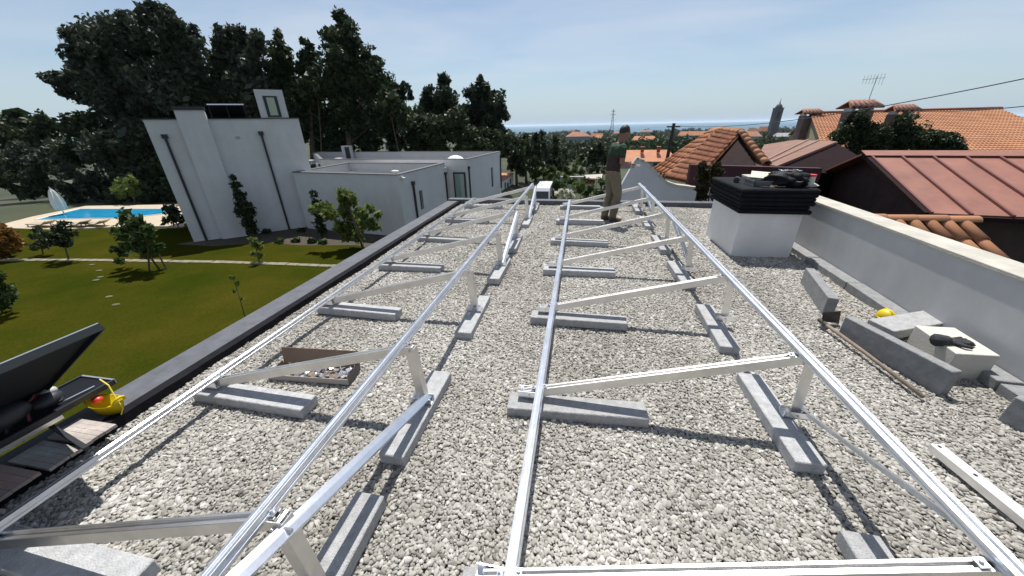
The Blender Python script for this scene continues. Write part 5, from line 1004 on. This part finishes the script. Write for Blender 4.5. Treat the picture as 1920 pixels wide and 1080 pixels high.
VG = 'trees in the valley towards the sea'
for i, (ci, by, m_, lab) in enumerate((
    ([(965,270,12),(972,285,16),(962,305,20),(978,315,18)], 350, L_DARK, 'dark tree where the tree row meets the valley'),
    ([(985,258,9),(988,272,14),(984,290,18),(992,308,18)], 345, L_DARK, 'dark pointed tree left of the twin valley tops'),
    ([(1003,256,8),(1006,270,13),(1002,288,16),(1008,305,17)], 340, L_DARK, 'dark valley tree below the sea horizon'),
    ([(1017,250,7),(1016,264,11),(1020,282,15),(1026,300,15)], 335, L_PINE, 'tallest pointed tree of the valley group'),
    ([(1040,262,9),(1042,278,13),(1046,295,15),(1038,310,14)], 330, L_DARK, 'broad dark tree at the right of the valley group'),
    ([(1055,282,9),(1060,298,11)], 322, L_DARK, 'small dark tree right of the valley group'),
    ([(1008,325,11),(1022,322,10),(1034,322,10),(1000,330,9)], 344, L_MID, 'lighter bush under the valley trees'),
    ([(1112,285,13),(1125,280,14),(1118,298,15),(1133,296,14),(1105,302,10)], 325, L_DARK, 'round dark tree left of the standing man'),
    ([(1085,303,8),(1092,295,7),(1098,308,8)], 325, L_MID, 'small green tree beside the round dark tree'),
    ([(1222,252,4),(1228,256,4)], 268, L_DARK, 'small far tree beside the red-roofed farmhouse'),
    ([(1290,268,8),(1305,264,9),(1318,270,8),(1296,278,8)], 292, L_DARK, 'dark trees below the long far roof'),
    ([(1340,258,5),(1334,250,4)], 272, L_DARK, 'dark far tree right of the long far roof'),
    ([(1375,268,7),(1384,262,6)], 285, L_DARK, 'dark tree behind the tiled roof peak'),
    ([(1415,272,7),(1428,276,6),(1404,278,6)], 290, L_MID, 'green bush below the small far house'))):
    gtree('valley_tree', lab, 'tree', ci, by, m_, .8 if by < 300 else .55, 100, tr=.22, group=VG, limbs=3)

# far houses
def far_house(xl, xr, yr, ye, yb, label, roofm=None, wallm=None, hip=.25, chim=0, back=7., name='far_house'):
    base = ground_hit((xl+xr)/2, yb); v = base.y; L0, L1 = at(xl, ye, v=v), at(xr, ye, v=v); zr_ = at((xl+xr)/2, yr, v=v+back/2).z; ze = (L0.z+L1.z)/2; zb = min(base.z, terrain(L0.x, v), terrain(L1.x, v))-1
    t = thing(name, base, label, 'house', 'village houses'); w = L1.x-L0.x; ov = w*.02
    b = MB(); b.prism([(L0.x+ov, v+.3), (L1.x-ov, v+.3), (L1.x-ov, v+back-.3), (L0.x+ov, v+back-.3)], zb, ze); part('wall', b, wallm or HOUSE_W, t)
    a, c = Vector((L0.x+w*hip, v+back/2, zr_)), Vector((L1.x-w*hip, v+back/2, zr_)); f0, f1, k0, k1 = Vector((L0.x, v, ze)), Vector((L1.x, v, ze)), Vector((L0.x, v+back, ze)), Vector((L1.x, v+back, ze))
    b = MB(); b.add([f0, f1, c, a, k1, k0], [(0, 1, 2, 3), (4, 5, 3, 2), (5, 0, 3), (1, 4, 2), (0, 5, 4, 1)]); part('roof', b, roofm or TERRA, t)
    nw = max(2, int(w/3.2)); hw = (ze-zb-1)
    for i in range(nw):
        xw = L0.x+w*(i+.5)/nw; b = MB(); b.box((xw, v+.29, ze-hw*.42), (1.0, .06, min(1.3, hw*.45))); part('window', b, BLACKM, t)
    for i in range(chim):
        xw = L0.x+w*(.40+.28*i); b = MB(); b.box((xw, v+back*.33, zr_+.1), (.7, .7, 1.3)); ck = part('chimney', b, TERRA_D, t); b = MB(); b.box((xw, v+back*.33, zr_+.82), (.95, .95, .14)); part('cap', b, TERRA_P, ck)
    return t
OLD = mat('old_wall', (.33, .32, .31), .9, var=.15, scale=.6); SHW = mat('grey_blue_wall', (.22, .25, .29), .9, var=.1, scale=.5); TF = mat('far_roof', (.42, .17, .09), .85, scale=.4, col2=(.54, .25, .13)); TF2 = mat('far_roof_brown', (.26, .13, .085), .85, scale=.4, col2=(.36, .19, .12))
far_house(1162, 1272, 281, 303, 316, 'hip-roofed orange house with two chimneys just behind the curved wall', TF, OLD, .12, 2, 9)
far_house(1060, 1108, 247, 256, 276, 'grey-walled far house with a brownish hip roof above the valley trees', TF2, SHW, .28, 0, 10)
far_house(1106, 1132, 250, 257, 266, 'small far orange-roofed house left of the man', TF, OLD, .1, 0, 8)
far_house(1116, 1128, 254, 259, 268, 'tiny far house behind the orange one', TF, HOUSE_W, .1, 0, 8)
far_house(1186, 1232, 255, 264, 274, 'far farmhouse with a dull red roof right of the man', TF, TF2, .1, 1, 9)
far_house(1274, 1332, 246, 254, 266, 'long far building with an orange roof right of the utility pole', TF, SHW, .05, 0, 9)
far_house(1394, 1430, 246, 256, 275, 'small far house with pale walls left of the church', TF2, OLD, .2, 0, 9)
far_house(1424, 1450, 237, 246, 262, 'church nave with a red roof beside the tower', TF, OLD, .05, 0, 9)
far_house(1400, 1424, 240, 246, 258, 'brown-roofed house left of the church nave', TF2, OLD, .2, 0, 9)
far_house(1456, 1490, 249, 256, 270, 'grey-roofed house right of the church tower', mat('grey_roof', (.30, .30, .31), .8, var=.2, scale=.5), SHW, .1, 0, 9)
far_house(1065, 1085, 243, 247, 252, 'far coastal house near the shore on the left', TF2, OLD, .2, 0, 20)
far_house(1150, 1172, 246, 250, 256, 'far coastal house behind the man', TF2, OLD, .1, 0, 18)
far_house(1200, 1222, 244, 247, 252, 'far coastal house above the dull red farmhouse', TF2, OLD, .1, 0, 20)
far_house(1330, 1352, 241, 245, 250, 'far coastal house above the clay roof peak', TF, OLD, .1, 0, 20)
far_house(1360, 1392, 240, 244, 249, 'low far coastal building left of the church', TF, OLD, .1, 0, 20)
# church tower
cbp = ground_hit(1447, 262); cv = cbp.y; ct_ = thing('church_tower', cbp, 'dark church tower with a domed top and cross by the sea', 'church tower'); STONE = mat('dark_granite', (.10, .10, .115), .9, var=.2, scale=.3)
cx_ = at(1452, 232, v=cv); wd = (at(1460, 225, v=cv)-at(1446, 225, v=cv)).length; zs = at(1458, 203, v=cv).z; ztp = at(1459, 196, v=cv).z
b = MB(); b.prism([(cx_.x-wd/2, cv-wd/2), (cx_.x+wd/2, cv-wd/2), (cx_.x+wd/2, cv+wd/2), (cx_.x-wd/2, cv+wd/2)], cbp.z-2, zs); part('shaft', b, STONE, ct_)
b = MB(); b.box((cx_.x, cv, zs+.3), (wd*1.1, wd*1.1, .6)); part('cornice', b, STONE, ct_); b = MB(); b.ell((cx_.x, cv, zs+.55), (wd*.46, wd*.46, (ztp-zs)*1.1), nu=14, nv=10); part('dome', b, STONE, ct_, smooth=True)
ztt = at(1460, 184, v=cv).z; b = MB(); b.tube([(cx_.x, cv, ztp), (cx_.x, cv, ztp+(ztt-ztp)*.6)], [wd*.12, wd*.03], 8); b.bar((cx_.x, cv, ztp+(ztt-ztp)*.5), (cx_.x, cv, ztt), .25, .25, (0, 1, 0)); b.bar((cx_.x-.9, cv, ztp+(ztt-ztp)*.8), (cx_.x+.9, cv, ztp+(ztt-ztp)*.8), .25, .25); part('cross', b, STONE, ct_)
b = MB(); b.box((cx_.x, cv-wd/2, zs-wd*.9), (wd*.4, .3, wd*.9)); part('belfry_opening', b, BLACKM, ct_)
# utility pole and wires
ub = at(1250, 296, v=32); ut = at(1264, 231, v=32); pole = thing('utility_pole', (ub.x, 32, -5), 'dark wooden utility pole leaning behind the curved wall', 'utility pole')
b = MB(); b.tube([(ub.x-.1, 32, -5.2), (ut.x, 32, ut.z)], [.17, .12], 10); part('post', b, mat('tarred_wood', (.035, .03, .03), .8), pole); b = MB(); b.bar((ut.x-.5, 32, ut.z-.25), (ut.x+.5, 32, ut.z-.25), .1, .1); part('crossarm', b, bpy.data.materials['tarred_wood'], pole)
def wire(a, c, sag, lab):
    b = MB(); a, c = Vector(a), Vector(c); b.tube([a.lerp(c, t_/14)-Vector((0, 0, sag*4*(t_/14)*(1-t_/14))) for t_ in range(15)], .016, 5); solo('overhead_wire', b, BLACKM, lab, 'wire', loc=a)
wr_e = at(1990, 133, v=13); wire((ut.x+.3, 32, ut.z-.2), wr_e, .5, 'thin overhead wire rising from the pole across the sky to the right')
wire(at(1700, 208, v=21), at(2000, 190, v=15), .12, 'thick dark cable from the smaller ivy chimney to the right edge')
# pylon
pyb = ground_hit(1146, 254); pv = pyb.y; ptz = at(1147, 205, v=pv).z; py = thing('pylon', pyb, 'lattice electricity pylon on the skyline above the sea', 'pylon'); PS = mat('galvanised', (.22, .23, .24), .6, .6)
hP = ptz-pyb.z; b = MB()
for sx_ in (-1, 1):
    for sy_ in (-1, 1): b.bar((pyb.x+sx_*hP*.07, pv+sy_*hP*.07, pyb.z-2), (pyb.x+sx_*hP*.012, pv+sy_*hP*.012, ptz), hP*.012, hP*.012, (0, 1, 0))
part('leg_frame', b, PS, py); b = MB()
for k in range(8):
    h0_, h1_ = k/8, (k+1)/8; w0 = hP*(.07-.058*h0_); w1 = hP*(.07-.058*h1_); b.bar((pyb.x-w0, pv, pyb.z+hP*h0_), (pyb.x+w1, pv, pyb.z+hP*h1_), hP*.008, hP*.008, (0, 1, 0)); b.bar((pyb.x+w0, pv, pyb.z+hP*h0_), (pyb.x-w1, pv, pyb.z+hP*h1_), hP*.008, hP*.008, (0, 1, 0))
part('lattice', b, PS, py)
for f_, w_ in ((.80, .12), (.92, .085)): b = MB(); b.bar((pyb.x-hP*w_, pv, pyb.z+hP*f_), (pyb.x+hP*w_, pv, pyb.z+hP*f_), hP*.014, hP*.014); part('crossarm', b, PS, py)

# far woodland and hedgerows between the houses: one mass nobody could count
g = np.random.default_rng(5); VV = []
for k in range(420):
    az_ = g.uniform(R(-14), R(36)); r_ = math.exp(g.uniform(math.log(130), math.log(2600))); x, y = r_*math.sin(az_), r_*math.cos(az_); s_ = (3.2+r_*.006)*g.uniform(.6, 1.3); z = terrain(x, y)
    n_b = int(g.integers(2, 6)); bl_ = [((x+g.uniform(-1, 1)*s_*3, y+g.uniform(-1, 1)*s_, z+s_*.5), s_*g.uniform(.6, 1.)) for _ in range(n_b)]
    VV.append(leaves(bl_, 22, .7+r_*.0022, .6, 5, .5, seed=int(k)+900))
V_ = np.concatenate(VV); n = len(V_)//4; me = bpy.data.meshes.new('far_woodland')
me.vertices.add(n*4); me.vertices.foreach_set('co', V_.astype(np.float32).ravel()); me.loops.add(n*4); me.loops.foreach_set('vertex_index', np.arange(n*4, dtype=np.int32))
me.polygons.add(n); me.polygons.foreach_set('loop_start', np.arange(0, n*4, 4, dtype=np.int32)); me.update(calc_edges=True); me.materials.append(L_DARK)
wo = bpy.data.objects.new('far_woodland', me); C.objects.link(wo); tag(wo, 'distant dark hedgerows and woods running down to the sea', 'woodland', kind='stuff')

# sea air
hb = MB(); hb.box((0, 34000, -5), (150000, 80000, 130)); hzm = bpy.data.materials.new('sea_haze'); hzm.use_nodes = True
hn = hzm.node_tree.nodes; hn.remove(hn['Principled BSDF']); pv_ = hn.new('ShaderNodeVolumePrincipled'); pv_.inputs['Color'].default_value = (.80, .90, 1, 1); pv_.inputs['Density'].default_value = .000035; pv_.inputs['Anisotropy'].default_value = .3
hzm.node_tree.links.new(pv_.outputs[0], hn['Material Output'].inputs['Volume'])
ho = solo('haze', hb, hzm, 'thin sea haze filling the air', 'haze', kind='stuff')
